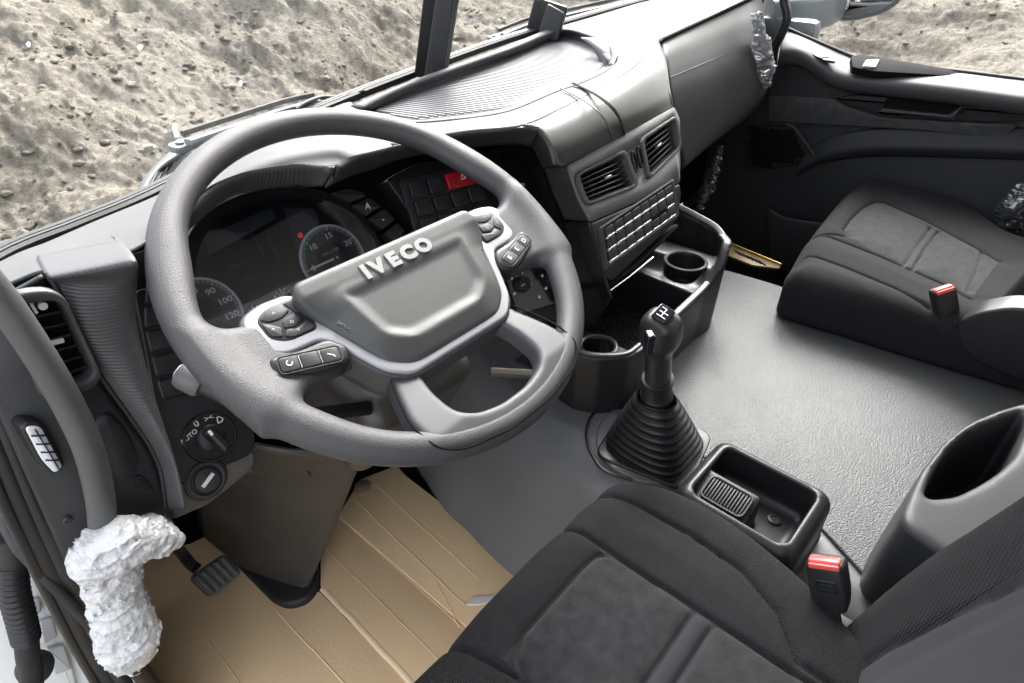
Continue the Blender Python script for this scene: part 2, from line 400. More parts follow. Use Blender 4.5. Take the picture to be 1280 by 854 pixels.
# ================================================================ outside: the earth bank
GZ = -1.35
def terrain_h(x, y):
    d = np.maximum(0, .5*(y-2.2+np.sqrt((y-2.2)**2+.6))+.35*vnoise(x*.35, y*.35, 0, 3))     # distance beyond the foot of the bank
    e = np.maximum(0, (x-6.0))*.35
    base = GZ+d*.62*np.clip(1-d/22, .25, 1)+e
    rough = np.clip(.35+d*1.1, .35, 1)
    n = .22*vnoise(x*.75, y*.75, 0, 1)*rough
    a = vnoise(x*2.6, y*2.6+.3*x, 0, 5); n = n+.10*a*rough
    b = vnoise(x*6.5+2*a, y*5.5, 0, 6); n = n+.045*b*rough*(.6+.6*np.clip(vnoise(x*1.1, y*1.1, 0, 9)+.4, 0, 1))
    c = 1-np.abs(vnoise(x*14+b, y*11, 0, 7)); n = n+.024*c*rough
    n = n+.014*vnoise(x*26, y*23, 0, 8)*rough
    return base+n
ang = np.concatenate([np.linspace(rad(-14), rad(118), 1000), np.linspace(rad(121), rad(343), 80)])
rr = np.concatenate([[.05], np.geomspace(1.9, 14, 620), np.geomspace(14.3, 200, 30)])
A_, R_ = np.meshgrid(ang, rr, indexing='ij'); GX = -.6+R_*np.sin(A_); GY = -.3+R_*np.cos(A_)
GH = terrain_h(GX, GY)
ntm = bpy.data.materials.new('earth'); ntm.use_nodes = True; t = ntm.node_tree; b = t.nodes['Principled BSDF']; b.inputs['Roughness'].default_value = .95; b.inputs['Specular IOR Level'].default_value = .15
tc = t.nodes.new('ShaderNodeTexCoord')
def nz(sc, dt, rg=.6):
    n = t.nodes.new('ShaderNodeTexNoise'); n.inputs['Scale'].default_value = sc; n.inputs['Detail'].default_value = dt; n.inputs['Roughness'].default_value = rg; t.links.new(tc.outputs['Object'], n.inputs['Vector']); return n
n1, n2, n3 = nz(1.3, 6), nz(17, 8, .7), nz(60, 6, .7)
r1 = t.nodes.new('ShaderNodeValToRGB'); r1.color_ramp.elements[0].position = .32; r1.color_ramp.elements[1].position = .68
r1.color_ramp.elements[0].color = (.09, .081, .066, 1); r1.color_ramp.elements[1].color = (.37, .342, .288, 1)
mxn = t.nodes.new('ShaderNodeMath'); mxn.operation = 'MULTIPLY_ADD'; mxn.inputs[1].default_value = .65
t.links.new(n2.outputs[0], mxn.inputs[0]); sc_ = t.nodes.new('ShaderNodeMath'); sc_.operation = 'MULTIPLY'; sc_.inputs[1].default_value = .35
t.links.new(n1.outputs[0], sc_.inputs[0]); t.links.new(sc_.outputs[0], mxn.inputs[2]); t.links.new(mxn.outputs[0], r1.inputs[0]); t.links.new(r1.outputs[0], b.inputs['Base Color'])
bp = t.nodes.new('ShaderNodeBump'); bp.inputs['Strength'].default_value = 1.0; bp.inputs['Distance'].default_value = .09; t.links.new(n2.outputs[0], bp.inputs['Height'])
bp2 = t.nodes.new('ShaderNodeBump'); bp2.inputs['Strength'].default_value = .9; bp2.inputs['Distance'].default_value = .02; t.links.new(n3.outputs[0], bp2.inputs['Height']); t.links.new(bp.outputs[0], bp2.inputs['Normal']); t.links.new(bp2.outputs[0], b.inputs['Normal'])
me = bpy.data.meshes.new('ground')
nU, nV = GX.shape
ii, jj = np.meshgrid(np.arange(nU), np.arange(nV-1), indexing='ij'); i2 = (ii+1) % nU
quads = np.stack([ii*nV+jj, ii*nV+jj+1, i2*nV+jj+1, i2*nV+jj], -1).reshape(-1, 4)
co = np.stack([GX, GY, GH], -1).reshape(-1, 3)
me.vertices.add(len(co)); me.vertices.foreach_set('co', co.ravel()); me.loops.add(quads.size); me.loops.foreach_set('vertex_index', quads.ravel().astype(np.int32))
me.polygons.add(len(quads)); me.polygons.foreach_set('loop_start', np.arange(0, quads.size, 4, dtype=np.int32)); me.update(calc_edges=True); me.shade_smooth(); me.materials.append(ntm)
ground = bpy.data.objects.new('ground', me); COL.objects.link(ground); tag(ground, 'rough pale brown earth bank beyond the windscreen', 'ground', kind='structure')
def drop(px, py):                              # where a view line meets the bank
    d = ray(px, py); tt = np.linspace(1.5, 30, 6000); X = CAM[None]+tt[:, None]*d; k = np.argmax(X[:, 2] < terrain_h(X[:, 0], X[:, 1])); return X[k]
scrap_m = mat('scrap_white', (.6, .6, .58), .6)
for px, py, sx, lab in ((176, 63, .03, 'short white scrap lying high on the earth bank'), (301, 108, .026, 'white scrap with torn edge on the bank'), (37, 60, .02, 'tiny white scrap on the dark part of the bank')):
    c = drop(px, py)+np.array([0, 0, .02]); ri = rng.rand(9)
    o = rpoly([(-sx, -.012), (-.3*sx, -.02), (sx, -.006), (.8*sx, .014), (-.6*sx, .012)], .004, 2)
    tag(plate('paper_scrap', FR(c, (.9, .3, .3), (-.2, .3, .9)), o, 0, .006, .002, scrap_m, None, .004), lab, 'scrap')
stone_m = mat('stone', (.13, .12, .10), .85, .6, 120, .3, 40)
for k in range(9):                            # loose clods and stones
    px, py = [(rng.uniform(5, 420), rng.uniform(40, 190)), (rng.uniform(580, 700), rng.uniform(5, 50)), (rng.uniform(1140, 1270), rng.uniform(5, 70))][0 if k < 6 else 1 if k < 8 else 2]
    if k == 0: px, py = 186, 187
    c = drop(px, py); s = rng.uniform(.02, .045)*(1.4 if k == 0 else 1)
    u = np.linspace(0, 2*math.pi, 10, endpoint=False); V = [c+np.array([0, 0, s*.6])]
    for la in (.8, .3, -.2):
        for q in u: r_ = s*rng.uniform(.75, 1.15); V.append(c+r_*np.array([math.cos(q)*math.cos(la), math.sin(q)*math.cos(la), math.sin(la)*.7]))
    F = [(0, 1+q, 1+(q+1) % 10) for q in range(10)]
    for l in range(2): F += [(1+l*10+q, 1+l*10+(q+1) % 10, 11+l*10+(q+1) % 10, 11+l*10+q) for q in range(10)]
    tag(mesh_obj('stone', V, F, stone_m, None, 30), 'loose grey brown stone lying on the earth outside', 'stone', 'loose stones on the earth outside')

# crumbly clods over the whole bank, nobody could count them
def clod_template(seed):
    r = np.random.RandomState(seed); g = (1+5**.5)/2
    v = np.array([(-1, g, 0), (1, g, 0), (-1, -g, 0), (1, -g, 0), (0, -1, g), (0, 1, g), (0, -1, -g), (0, 1, -g), (g, 0, -1), (g, 0, 1), (-g, 0, -1), (-g, 0, 1)])/1.9
    f = np.array([(0, 11, 5), (0, 5, 1), (0, 1, 7), (0, 7, 10), (0, 10, 11), (1, 5, 9), (5, 11, 4), (11, 10, 2), (10, 7, 6), (7, 1, 8), (3, 9, 4), (3, 4, 2), (3, 2, 6), (3, 6, 8), (3, 8, 9), (4, 9, 5), (2, 4, 11), (6, 2, 10), (8, 6, 7), (9, 8, 1)])
    return v*r.uniform(.65, 1.25, (12, 1))*r.uniform(.6, 1.3, (1, 3)), f
TPL = [clod_template(k) for k in range(10)]; NC = 15000
ca = rng.uniform(rad(-12), rad(116), NC); cr_d = 2.4+9.5*rng.rand(NC)**.75; cx = -.6+cr_d*np.sin(ca); cy = -.3+cr_d*np.cos(ca)
keep = (vnoise(cx*.9, cy*.9, 0, 21) > -.35) & ((cy > 2.0) | (rng.rand(NC) < .3)); cx, cy = cx[keep], cy[keep]; cz = terrain_h(cx, cy)
CV, CF = [], []; nv_ = 0
for k in range(len(cx)):
    v, f = TPL[k % 10]; s_ = .007+.027*rng.rand()**3; a = rng.uniform(0, 6.28); c_, q_ = math.cos(a), math.sin(a)
    w = np.stack([c_*v[:, 0]-q_*v[:, 1], q_*v[:, 0]+c_*v[:, 1], v[:, 2]*.75], 1)*s_+np.array([cx[k], cy[k], cz[k]+s_*.25]); CV.append(w); CF.append(f+nv_); nv_ += 12
CV, CF = np.concatenate(CV), np.concatenate(CF)
me = bpy.data.meshes.new('soil_clods'); me.vertices.add(len(CV)); me.vertices.foreach_set('co', CV.ravel()); me.loops.add(CF.size); me.loops.foreach_set('vertex_index', CF.ravel().astype(np.int32))
me.polygons.add(len(CF)); me.polygons.foreach_set('loop_start', np.arange(0, CF.size, 3, dtype=np.int32)); me.update(calc_edges=True); me.materials.append(ntm)
co_ = bpy.data.objects.new('soil_clods', me); COL.objects.link(co_); tag(co_, 'crumbly soil clods scattered over the earth bank', 'soil', kind='stuff')
# ================================================================ the cab shell
def quadstrip(name, A, B, m, parent=None, thick=.02, n=2):
    return patch(name, [A, B], m, parent, thick, 2, max(n, len(A)), smooth=40)
fl = box('floor', (.03, -.05, -.03), (1.05, 1.0, .03), dark_felt, None, .004); tag(fl, 'dark cab floor under the cardboard', 'floor', kind='structure')
fw = patch('front_bulkhead', [[(-1.0, .98, 0), (1.03, .98, 0)], [(-1.0, .95, .35), (1.03, .95, .35)], [(-1.0, .50, .66), (1.03, .55, .70)]], dark_felt, None, .01, 12, 8); tag(fw, 'dark lining of the footwell under the dash', 'wall', kind='structure')
rf = patch('roof', [[(-1.0, .14, 1.70), (0, .2, 1.72), (1.03, .14, 1.70)], [(-1.02, -.5, 1.78), (0, -.5, 1.82), (1.05, -.5, 1.78)], [(-1.02, -1.3, 1.76), (0, -1.3, 1.8), (1.05, -1.3, 1.76)]], headliner_m, None, .03, 10, 10); tag(rf, 'pale headliner roof of the cab', 'roof', kind='structure')
bw = box('rear_wall', (.015, -1.22, .87), (1.03, .015, .9), headliner_m, None, .01); tag(bw, 'rear wall of the cab', 'wall', kind='structure')
# windscreen foot line, shared by dash and glass
WS = [np.array(q) for q in ((-1.03, .215, .805), tuple(P(0, 325, z=.815)), tuple(P(100, 283, z=.815)), tuple(P(190, 245, z=.818)), tuple(P(300, 188, z=.822)), tuple(P(430, 126, z=.825)), tuple(P(610, 58, z=.842)), tuple(P(700, 31, z=.857)), tuple(P(830, -4, z=.885)), (1.0, .37, .90))]
WSL = cr(WS, 40)
ws = thing('windscreen', (0, .45, .87), 'large clear windscreen above the dashboard', 'window')
top = [np.array((q[0]*.96, q[1]-.23-.06*q[0]**2*.0, 1.69)) for q in WSL]
patch('pane', [list(WSL+np.array([0, .012, -.004])), [WSL[i]*.5+top[i]*.5+np.array([0, .02, 0]) for i in range(40)], top], glass_m, ws, 0, 8, 40)
sweep('rubber_seal', WSL+np.array([0, .004, -.002]), [(-.006, -.006), (.006, -.006), (.006, .005), (.002, .008), (-.006, .003)], seal_m, ws)
sweep('edge_seal', WSL+np.array([0, .02, .001]), [(-.004, -.004), (.004, -.004), (.004, .004), (-.004, .004)], seal_m, ws)
sweep('edge_trim', WSL+np.array([0, .012, .0015]), [(-.0025, -.003), (.0025, -.003), (.0025, .003), (-.0025, .003)], dashd_m, ws)
# pillars
for nm, a, b_ in (('front_pillar', (1.05, .37, .86), (1.0, .12, 1.72)), ('front_pillar', (-1.075, .25, .78), (-1.0, .03, 1.74))):
    o = sweep(nm, cr([a, tuple((np.array(a)+np.array(b_))/2+np.array([0, .02, 0])), b_], 12), rpoly([(-.035, -.05), (.035, -.05), (.035, .05), (-.035, .05)], .02), door_m, None)
    tag(o, 'grey windscreen pillar beside the passenger door' if a[0] > 0 else 'grey windscreen pillar at the open driver side', 'pillar', kind='structure')
cs = box('roof_rail', (1.06, -.55, 1.66), (.03, .7, .09), door_m, None, .02); tag(cs, 'grey roof rail over the passenger window', 'rail', kind='structure')
cs = box('rear_pillar', (1.06, -1.05, 1.2), (.03, .2, .5), door_m, None, .02); tag(cs, 'grey rear pillar behind the passenger window', 'pillar', kind='structure')
cs = box('rear_pillar', (-1.04, -1.12, .9), (.03, .12, .9), door_m, None, .02); tag(cs, 'grey rear pillar behind the driver door opening', 'pillar', kind='structure')
# ================================================================ dashboard
dash = thing('dashboard', (0, .4, .3), 'grey truck dashboard with ribbed trim, vents and instrument binnacle under the windscreen', 'dashboard')
# planes of the driver's side
FD = FR((0, .11, .61), (1, 0, 0), (0, .6, 1))           # switch panel face
FC = FR((0, .195, .61), (1, 0, 0), (0, .6, 1))          # instrument face, deeper
FS = FR((0, .08, .75), (1, 0, 0), (0, .37, 1))          # centre stack face
FM = FR((0, .15, .61), (1, 0, 0), (0, .6, 1))           # centre switch panel
# top of the dash on the driver's side
front = [(-1.03, .215, .812), P(0, 327, z=.816), P(60, 302, z=.817), P(120, 276, z=.819), P(190, 247, z=.823), P(225, 229, z=.826), P(260, 211, z=.823), P(330, 174, z=.826), P(430, 129, z=.828), P(445, 137, z=.834), P(480, 149, z=.835)]
midd = [(-1.03, .17, .838), P(0, 342, z=.842), P(50, 322, z=.845), P(115, 305, z=.848), P(180, 276, z=.853), P(218, 255, z=.855), P(258, 230, z=.857), P(335, 190, z=.863), P(415, 172, z=.862), P(442, 168, z=.852), P(484, 166, z=.846)]
rear = [(-1.03, .135, .845), P(0, 358, z=.852), P(52, 338, z=.856), P(110, 330, z=.8585), P(168, 310, z=.863), P(212, 275, z=.867), P(258, 238, z=.868), P(350, 206, z=.873), P(412, 208, z=.870), P(444, 196, z=.858), P(490, 183, z=.851)]
patch('top_panel', [front, midd, rear], dash_m, dash, .003, 24, 90)
# ribbed lip of the instrument hood: two stretches with a step between
def lip(name, tp, lo, m=lip_m):
    T = [P(a, b, z=c) for a, b, c in tp]; q = []
    for (a, b, dy), t_ in zip(lo, T): q.append(P(a, b, y=t_[1]+dy))
    mid = [(T[i]*.75+q[i]*.25)+np.array([0, -.004, .002]) for i in range(len(T))]
    patch(name, [T, mid, q], m, dash, .004, 10, 48); return T, q
T1, Q1 = lip('instrument_hood', [(214, 276, .868), (222, 270, .869), (237, 258, .870), (263, 235, .871), (305, 215, .873), (350, 206, .874), (383, 204, .873), (416, 210, .868)],
    [(210, 304, .006), (220, 296, .008), (235, 282, .012), (282, 245, .018), (318, 236, .018), (352, 231, .018), (385, 231, .018), (405, 232, .016)])
T2, Q2 = lip('instrument_hood', [(418, 209, .869), (440, 197, .859), (490, 183, .851), (525, 175, .850), (561, 168, .851), (608, 161, .852), (655, 158, .849), (672, 160, .846)],
    [(414, 227, .016), (445, 214, .018), (490, 199, .02), (525, 191, .022), (561, 186, .024), (605, 180, .026), (645, 178, .026), (662, 182, .03)])
patch('hood_step', [[P(416, 210, z=.868)+np.array([.003, 0, .001]), P(419, 209, z=.87)], [P(405, 232, y=Q1[-1][1]), P(414, 227, y=Q2[0][1])]], dash_m, dash, .004, 4, 4)
# recess between hood and the panels behind
rc = [q for q in Q1[:-1]]+[q for q in Q2[1:]]
back = []
for q in rc: back.append(np.array([q[0]*.97-.005, min(.36, q[1]+.13), q[2]-.02]))
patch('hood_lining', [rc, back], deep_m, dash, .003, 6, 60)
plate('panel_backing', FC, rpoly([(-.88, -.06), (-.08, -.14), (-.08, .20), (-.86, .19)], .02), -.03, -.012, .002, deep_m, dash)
# added dark box behind and under everything, to block light
box('light_block', (0, .42, .52), (1.0, .05, .24), deep_m, dash, .01)
# ---- left end: vent panel, ribbed band
Lx = [P(-45, 385, y=.135), P(-28, 455, y=.118), P(0, 522, y=.105), P(40, 612, y=.09), P(82, 705, y=.085)]
seam = [P(55, 347, z=.858), P(66, 358, y=.125), P(90, 408, y=.115), P(119, 467, y=.108), P(155, 520, y=.095), P(190, 570, y=.085), P(212, 640, y=.07), P(222, 665, y=.085)]
lm = cr(Lx, 8)
rows = []
for i in range(8):
    a, b_ = lm[i], seam[i]; rows.append([a, a*.7+b_*.3+np.array([0, -.004, 0]), a*.35+b_*.65+np.array([0, -.005, 0]), b_])
patch('vent_panel', rows, dashd_m, dash, .004, 40, 20)
bandL = [P(45, 319, z=.848), P(56, 343, z=.858), P(70, 360, y=.112), P(93, 408, y=.10), P(122, 465, y=.093), P(193, 568, y=.07), P(208, 636, y=.055)]
bandR = [P(150, 300, z=.856), P(170, 326, z=.865), P(172, 350, y=.105), P(170, 399, y=.105), P(190, 484, y=.085), P(217, 570, y=.058), P(231, 629, y=.045)]
rows = []
for k, (a, b_) in enumerate(zip(bandL, bandR)): g_ = 0 if k < 2 else 1; rows.append([a, a*.68+b_*.32+g_*np.array([0, -.008, .002]), a*.25+b_*.75+g_*np.array([0, -.012, .002]), b_, b_+np.array([.006, .045, -.012])])
patch('trim_band', rows, band_m, dash, .004, 60, 24)
# shoulder fold where the band comes out of the top panel
sweep('trim_edge', cr([a+np.array([0, -.001, .001]) for a in bandL[1:]], 40), .0022, seal_m, dash)
# lower pocket lid beside the door
FP = FR((-.93, .09, .55), (1, 0, 0), (0, .08, 1))
pk = rpoly(FP.pxs([(108, 525), (128, 508), (152, 528), (178, 580), (192, 640), (186, 690), (148, 678), (118, 600)]), .02, 6)
pl_ = plate('pocket_lid', FP, pk, -.01, .016, .007, dashd_m, dash, .004)
plate('emblem', FP, rpoly(FP.pxs([(152, 588), (167, 583), (186, 603), (180, 610), (170, 598), (158, 601)]), .002, 2), .015, .0205, .0008, black_m, pl_)
# left air vent
FV = FR((-.91, .090, .79), (1, .06, 0), (0, .1, 1))
cor = FV.pxs([(14, 381), (72, 372), (117, 468), (58, 490)])
def qmap(c, s, t_): 
    c = [np.array(q) for q in c]; return (c[3]*(1-s)+c[2]*s)*(1-t_)+(c[0]*(1-s)+c[1]*s)*t_
def qrect(c, s0, t0, s1, t1, r, seg=5): return rpoly([tuple(qmap(c, *q)) for q in ((s0, t1), (s1, t1), (s1, t0), (s0, t0))], r, seg)
def vent(name, fr, c, ns, parent, mfr, depth=.03, bars=1, rim=.10, label=None, tabm=None, tabpos=(.55, .5)):
    v_ = mesh_vent = ring(name, fr, qrect(c, -rim, -rim, 1+rim, 1+rim, .018), qrect(c, 0, 0, 1, 1, .011), -.004, .007, .003, mfr, parent, hin=-depth)
    if label: v_['label'] = label
    plate('backing', fr, qrect(c, .0, .0, 1, 1, .011), -depth-.002, -depth, 0, deep_m, v_)
    w = np.linalg.norm(qmap(c, 1, .5)-qmap(c, 0, .5))/2
    for k in range(ns):
        t_ = (k+.5)/ns; a, b_ = qmap(c, .01, t_), qmap(c, .99, t_); m_ = (a+b_)/2; d = b_-a; 
        sf = fr.sub(m_[0], m_[1], -.009, math.atan2(d[1], d[0])); R = np.stack([sf.u, unit(.45*sf.v+sf.n), np.cross(sf.u, unit(.45*sf.v+sf.n))], 1)
        box('slat', sf.o, (np.linalg.norm(d)/2, .007, .0011), black_m, v_, .0006, R)
    for k in range(bars):
        s = (k+1)/(bars+1); a, b_ = qmap(c, s, .02), qmap(c, s, .98); m_ = (a+b_)/2; d = b_-a
        sf = fr.sub(m_[0], m_[1], -.020, math.atan2(d[1], d[0])); frbox('vane', sf, 0, 0, 0, np.linalg.norm(d)/2, .0008, .005, black_m, v_, .0003)
    q = qmap(c, *tabpos); d = qmap(c, 1, .5)-qmap(c, 0, .5); sf = fr.sub(q[0], q[1], -.003, math.atan2(d[1], d[0]))
    frbox('slider_tab', sf, 0, 0, 0, .0085, .0022, .003, tabm or chrome_m, v_, .0008)
    return v_
v1 = vent('air_vent', FV, cor, 7, dash, mat('vent_frame', (.05, .051, .054), .42, .2, 900), depth=.013, bars=2, rim=.14, label='small upright air vent at the dash end', tabm=white_m, tabpos=(.5, .5))
q = qmap(cor, .62, .93); plate('mark', FV, circ(q, .0035, 12), -.004, .001, .0005, white_m, v1)
q = qmap(cor, .42, .92); frbox('mark', FV, q[0], q[1], -.001, .0012, .005, .0012, white_m, v1, .0003)
# oval side lamp set in the pillar trim, nine lens cells
FL = FR((-.965, .085, .68), (1, .1, 0), (0, .08, 1))
lc = FL.pxs([(24, 528), (44, 527), (72, 578), (62, 586), (46, 570)])
ol = rpoly(lc, .02, 6); side = plate('side_lamp', FL, inset(ol, -.003), -.02, .010, .003, black_m, dash)
plate('lens', FL, ol, .006, .0125, .002, lamp_m, side, .002)
cx_, cy_ = ol.mean(0)
for k in range(4):
    t_ = (k+1)/5; a = np.array(lc[0])*(1-t_)+np.array(lc[4])*t_*.5+np.array(lc[3])*t_*.5; b_ = np.array(lc[1])*(1-t_)+np.array(lc[2])*t_; m_ = (a+b_)/2; d = b_-a
    frbox('rib', FL.sub(m_[0], m_[1], .0138, math.atan2(d[1], d[0])), 0, 0, 0, np.linalg.norm(d)/2*.92, .0006, .0012, black_m, side, .0003)
a, b_ = (np.array(lc[0])+np.array(lc[1]))/2, (np.array(lc[2])+np.array(lc[3]))/2; d = b_-a; m_ = (a+b_)/2
frbox('rib', FL.sub(m_[0], m_[1], .0138, math.atan2(d[1], d[0])), 0, 0, 0, np.linalg.norm(d)/2*.9, .0005, .0012, black_m, side, .0003)
# screw in the trim below
lathe('screw', FR(P(84, 650, y=.08), (1, 0, 0), (0, .1, 1)), [(.004, 0), (.004, .0015), (.003, .0025), (0, .0025)], dashd_m, dash, 12)

# ---- driver's switch panel
swp = plate('switch_panel', FD, rpoly(FD.pxs([(168, 360), (215, 360), (262, 470), (322, 540), (318, 568), (214, 612), (190, 480)]), .012), -.09, -.004, .003, black_m, dash)
bl = [((184, 345), (212, 345), (216, 374), (180, 381)), ((179, 383), (217, 376), (224, 402), (180, 412)), ((180, 414), (226, 404), (238, 432), (187, 443)), ((187, 445), (240, 434), (246, 464), (194, 473)), ((194, 475), (236, 466), (240, 492), (203, 502))]
for i, c in enumerate(bl):
    b_ = plate('blank_switch', FD, rpoly(FD.pxs([((p[0]-sum(z[0] for z in c)/4)*.93+sum(z[0] for z in c)/4, (p[1]-sum(z[1] for z in c)/4)*.93+sum(z[1] for z in c)/4) for p in c]), .004, 3), -.006, .004, .003, button_m, swp)
q = FD.px(215, 487); text('symbol', '0|', FD.sub(q[0], q[1], .003), 0, 0, .013, white_m, swp, rot=-.1)
q = FD.px(193, 389); text('symbol', 'Q', FD.sub(q[0], q[1], .003), 0, 0, .011, white_m, swp)
# headlight rotary
q = FD.px(263, 547); FK = FD.sub(q[0], q[1], -.004); RK = abs(FD.px(297, 547)[0]-FD.px(229, 547)[0])/2*1.12
hk = lathe('headlight_switch', FK, [(RK*1.05, -.02), (RK*1.05, .004), (RK*1.0, .006), (RK*.93, .006), (RK*.92, .003), (0, .003)], black_m, dash, 48)
lathe('dial', FK, [(RK*.56, .002), (RK*.54, .007), (RK*.45, .009), (0, .009)], black_m, hk, 36)
kb = rpoly([(-RK*.13, -RK*.8), (RK*.30, -RK*.75), (RK*.20, RK*.42), (-RK*.20, RK*.42)], .005, 4)
kf = FK.sub(0, 0, 0, rad(12)); plate('grip', kf, kb, .004, .024, .006, black_m, hk)
frbox('pointer', kf, 0, RK*.28, .0245, .0016, RK*.12, .0012, white_m, hk, .0004)
for s_, a, z_ in (('AUTO', 146, .0075), ('0', 104, .011), ('><', 66, .0095), ('D', 34, .011)):
    text('symbol', s_, FK, RK*.80*math.cos(rad(a)), RK*.80*math.sin(rad(a)), z_, white_m, hk, ext=.0036, rot=rad(a-90)*.25, bold=.012)
# brown lower panel with the ignition lock
lp = plate('lower_panel', FD, rpoly(FD.pxs([(209, 616), (304, 556), (322, 566), (320, 586), (262, 632), (216, 652)]), .008), -.06, -.006, .004, brown_m, dash)
plate('side_flap', FD, rpoly(FD.pxs([(300, 545), (327, 560), (322, 592), (305, 592)]), .004), -.08, -.012, .003, colcov_m, dash)
q = FD.px(259, 600); FI = FD.sub(q[0], q[1], -.006, rad(25)); RI = .022
ig = plate('ignition_lock', FI, circ((0, 0), RI, 36, 1.15), -.01, .004, .002, black_m, dash)
ring('escutcheon', FI, circ((0, 0), RI*.92, 32, 1.1), circ((0, 0), RI*.74, 32, 1.05), 0, .0065, .001, dashd_m, ig)
lathe('lock_barrel', FI, [(RI*.66, .002), (RI*.62, .008), (RI*.5, .009), (0, .009)], dashd_m, ig, 28)
frbox('key_slot', FI, 0, 0, .0095, RI*.42, .0022, .001, white_m, ig, .0004)

# ---- instrument cluster
clo = FC.pxs([(236, 318), (256, 280), (300, 256), (350, 246), (400, 250), (436, 268), (462, 300), (470, 330), (440, 350), (330, 420), (250, 425), (233, 370)])
clc = rpoly(clo, .03, 5)
bez = plate('instrument_cluster', FC, inset(clc, -.012), -.012, .012, .004, black_m, dash)
face = plate('dial_face', FC, inset(clc, .006), .0, .0125, 0, gloss_m, bez)
sheenm = mat('screen_grey', (.032, .039, .045), .25)
for pts in ([(250, 300), (335, 262), (342, 275), (258, 322)], [(350, 262), (388, 264), (395, 280), (368, 318)]):
    plate('display', FC, rpoly(FC.pxs(pts), .004, 3), .0, .0135, .0003, sheenm, bez)
for a, b_ in (((280, 338), (300, 330)), ((283, 362), (316, 346)), ((300, 380), (322, 372)), ((328, 290), (345, 330)), ((302, 275), (326, 325))):
    pa, pb = np.array(FC.px(*a)), np.array(FC.px(*b_)); m_ = (pa+pb)/2; d = pb-pa
    frbox('screen_line', FC.sub(m_[0], m_[1], .0132, math.atan2(d[1], d[0])), 0, 0, 0, np.linalg.norm(d)/2, .0006, .0004, sheenm, bez, .0001)
dialg = mat('dial_grey', (.17, .175, .19), .4); diald = mat('dial_dark', (.012, .013, .014), .4)
def gauge(c, R, nums, a0, a1, needle, lab):
    g = lathe('gauge', FC.sub(c[0], c[1], .0125), [(R, 0), (R, .0016), (R*.97, .0026), (R*.92, .0016), (0, .0016)], lamp_m, bez, 56, label=lab)
    gf = FC.sub(c[0], c[1], .0125)
    lathe('dial_ring', gf, [(R*.93, .0014), (R*.93, .0020), (0, .0020)], dialg, g, 56)
    lathe('dial_scale', gf, [(R*.84, .0018), (R*.84, .0024), (0, .0024)], mat('dial_scale', (.055, .057, .062), .4), g, 56)
    lathe('dial_centre', gf, [(R*.48, .0022), (R*.48, .003), (0, .003)], diald, g, 48)
    n = (len(nums)-1)*5
    for k in range(n+1):
        a = rad(a0+(a1-a0)*k/n); L = .09 if k % 5 else .12
        frbox('tick', gf.sub(math.cos(a)*R*.88, math.sin(a)*R*.88, .0028, a), 0, 0, 0, R*L/2, .0005, .0003, white_m if k % 5 == 0 else dimwhite_m, g, 0)
    for k, s_ in enumerate(nums):
        a = rad(a0+(a1-a0)*k/(len(nums)-1)); text('numeral', s_, gf, math.cos(a)*R*.68, math.sin(a)*R*.66, R*.22, redpr_m if s_ in ('25', '30') else white_m, g, ext=.0030, bold=.01, sx=1.15)
    if needle is not None:
        a = rad(needle); frbox('needle', gf.sub(math.cos(a)*R*.36, math.sin(a)*R*.36, .006, a), 0, 0, 0, R*.46, .0016, .0008, white_m, g, .0003)
        lathe('needle_hub', gf, [(R*.13, .003), (R*.12, .0065), (0, .007)], diald, g, 20)
    return g, gf
tc_ = np.array(FC.px(412, 326)); tr_ = np.linalg.norm(np.array(FC.px(371, 333))-tc_)
g1, gf1 = gauge(tc_, tr_, ['0', '5', '10', '15', '20', '25'], 235, -30, 181, 'rev counter with white needle and red zone')
text('unit', 'rpm x 100', gf1, 0, tr_*.22, tr_*.13, dimwhite_m, g1, ext=.0034)
for k in range(7):
    a = rad(146-k*10); frbox('green_zone', gf1.sub(math.cos(a)*tr_*.90, math.sin(a)*tr_*.90, .003, a+math.pi/2), 0, 0, 0, tr_*.065, .0011, .0004, green_m, g1, 0)
sc0 = np.array(FC.px(250, 398)); sr = tr_*1.0
g2, gf2 = gauge(sc0, sr, ['50', '60', '70', '80', '90', '100', '120'], 190, -22, None, 'speedometer half hidden by the wheel rim')
for (px_, py_, R) in ((318, 398, .017), (352, 377, .017)):
    c = FC.px(px_, py_); gf = FC.sub(c[0], c[1], .0125)
    g = lathe('small_gauge', gf, [(R, 0), (R, .0008), (0, .0008)], gloss_m, bez, 28)
    for k in range(7):
        a = rad(160-k*23); frbox('tick', gf.sub(math.cos(a)*R*.85, math.sin(a)*R*.85, .0014, a), 0, 0, 0, R*(.10 if k % 3 else .14), .0007, .0004, white_m, g, 0)
    frbox('needle', gf.sub(0, R*.55, .0016, rad(85)), 0, 0, 0, R*.3, .0008, .0004, white_m, g, 0)
    text('symbol', 'm', gf, 0, R*.15, .007, white_m, g, ext=.0018)
c = FC.px(371, 297); wl = plate('warning_light', FC, circ(c, .0038, 20), .0, .0142, .0003, redpr_m, bez)
text('symbol', 'P', FC.sub(c[0], c[1], .0143), 0, 0, .005, diald, wl)
plate('cluster_lens', FC, inset(clc, .004), .020, .0206, 0, lens_m, bez)
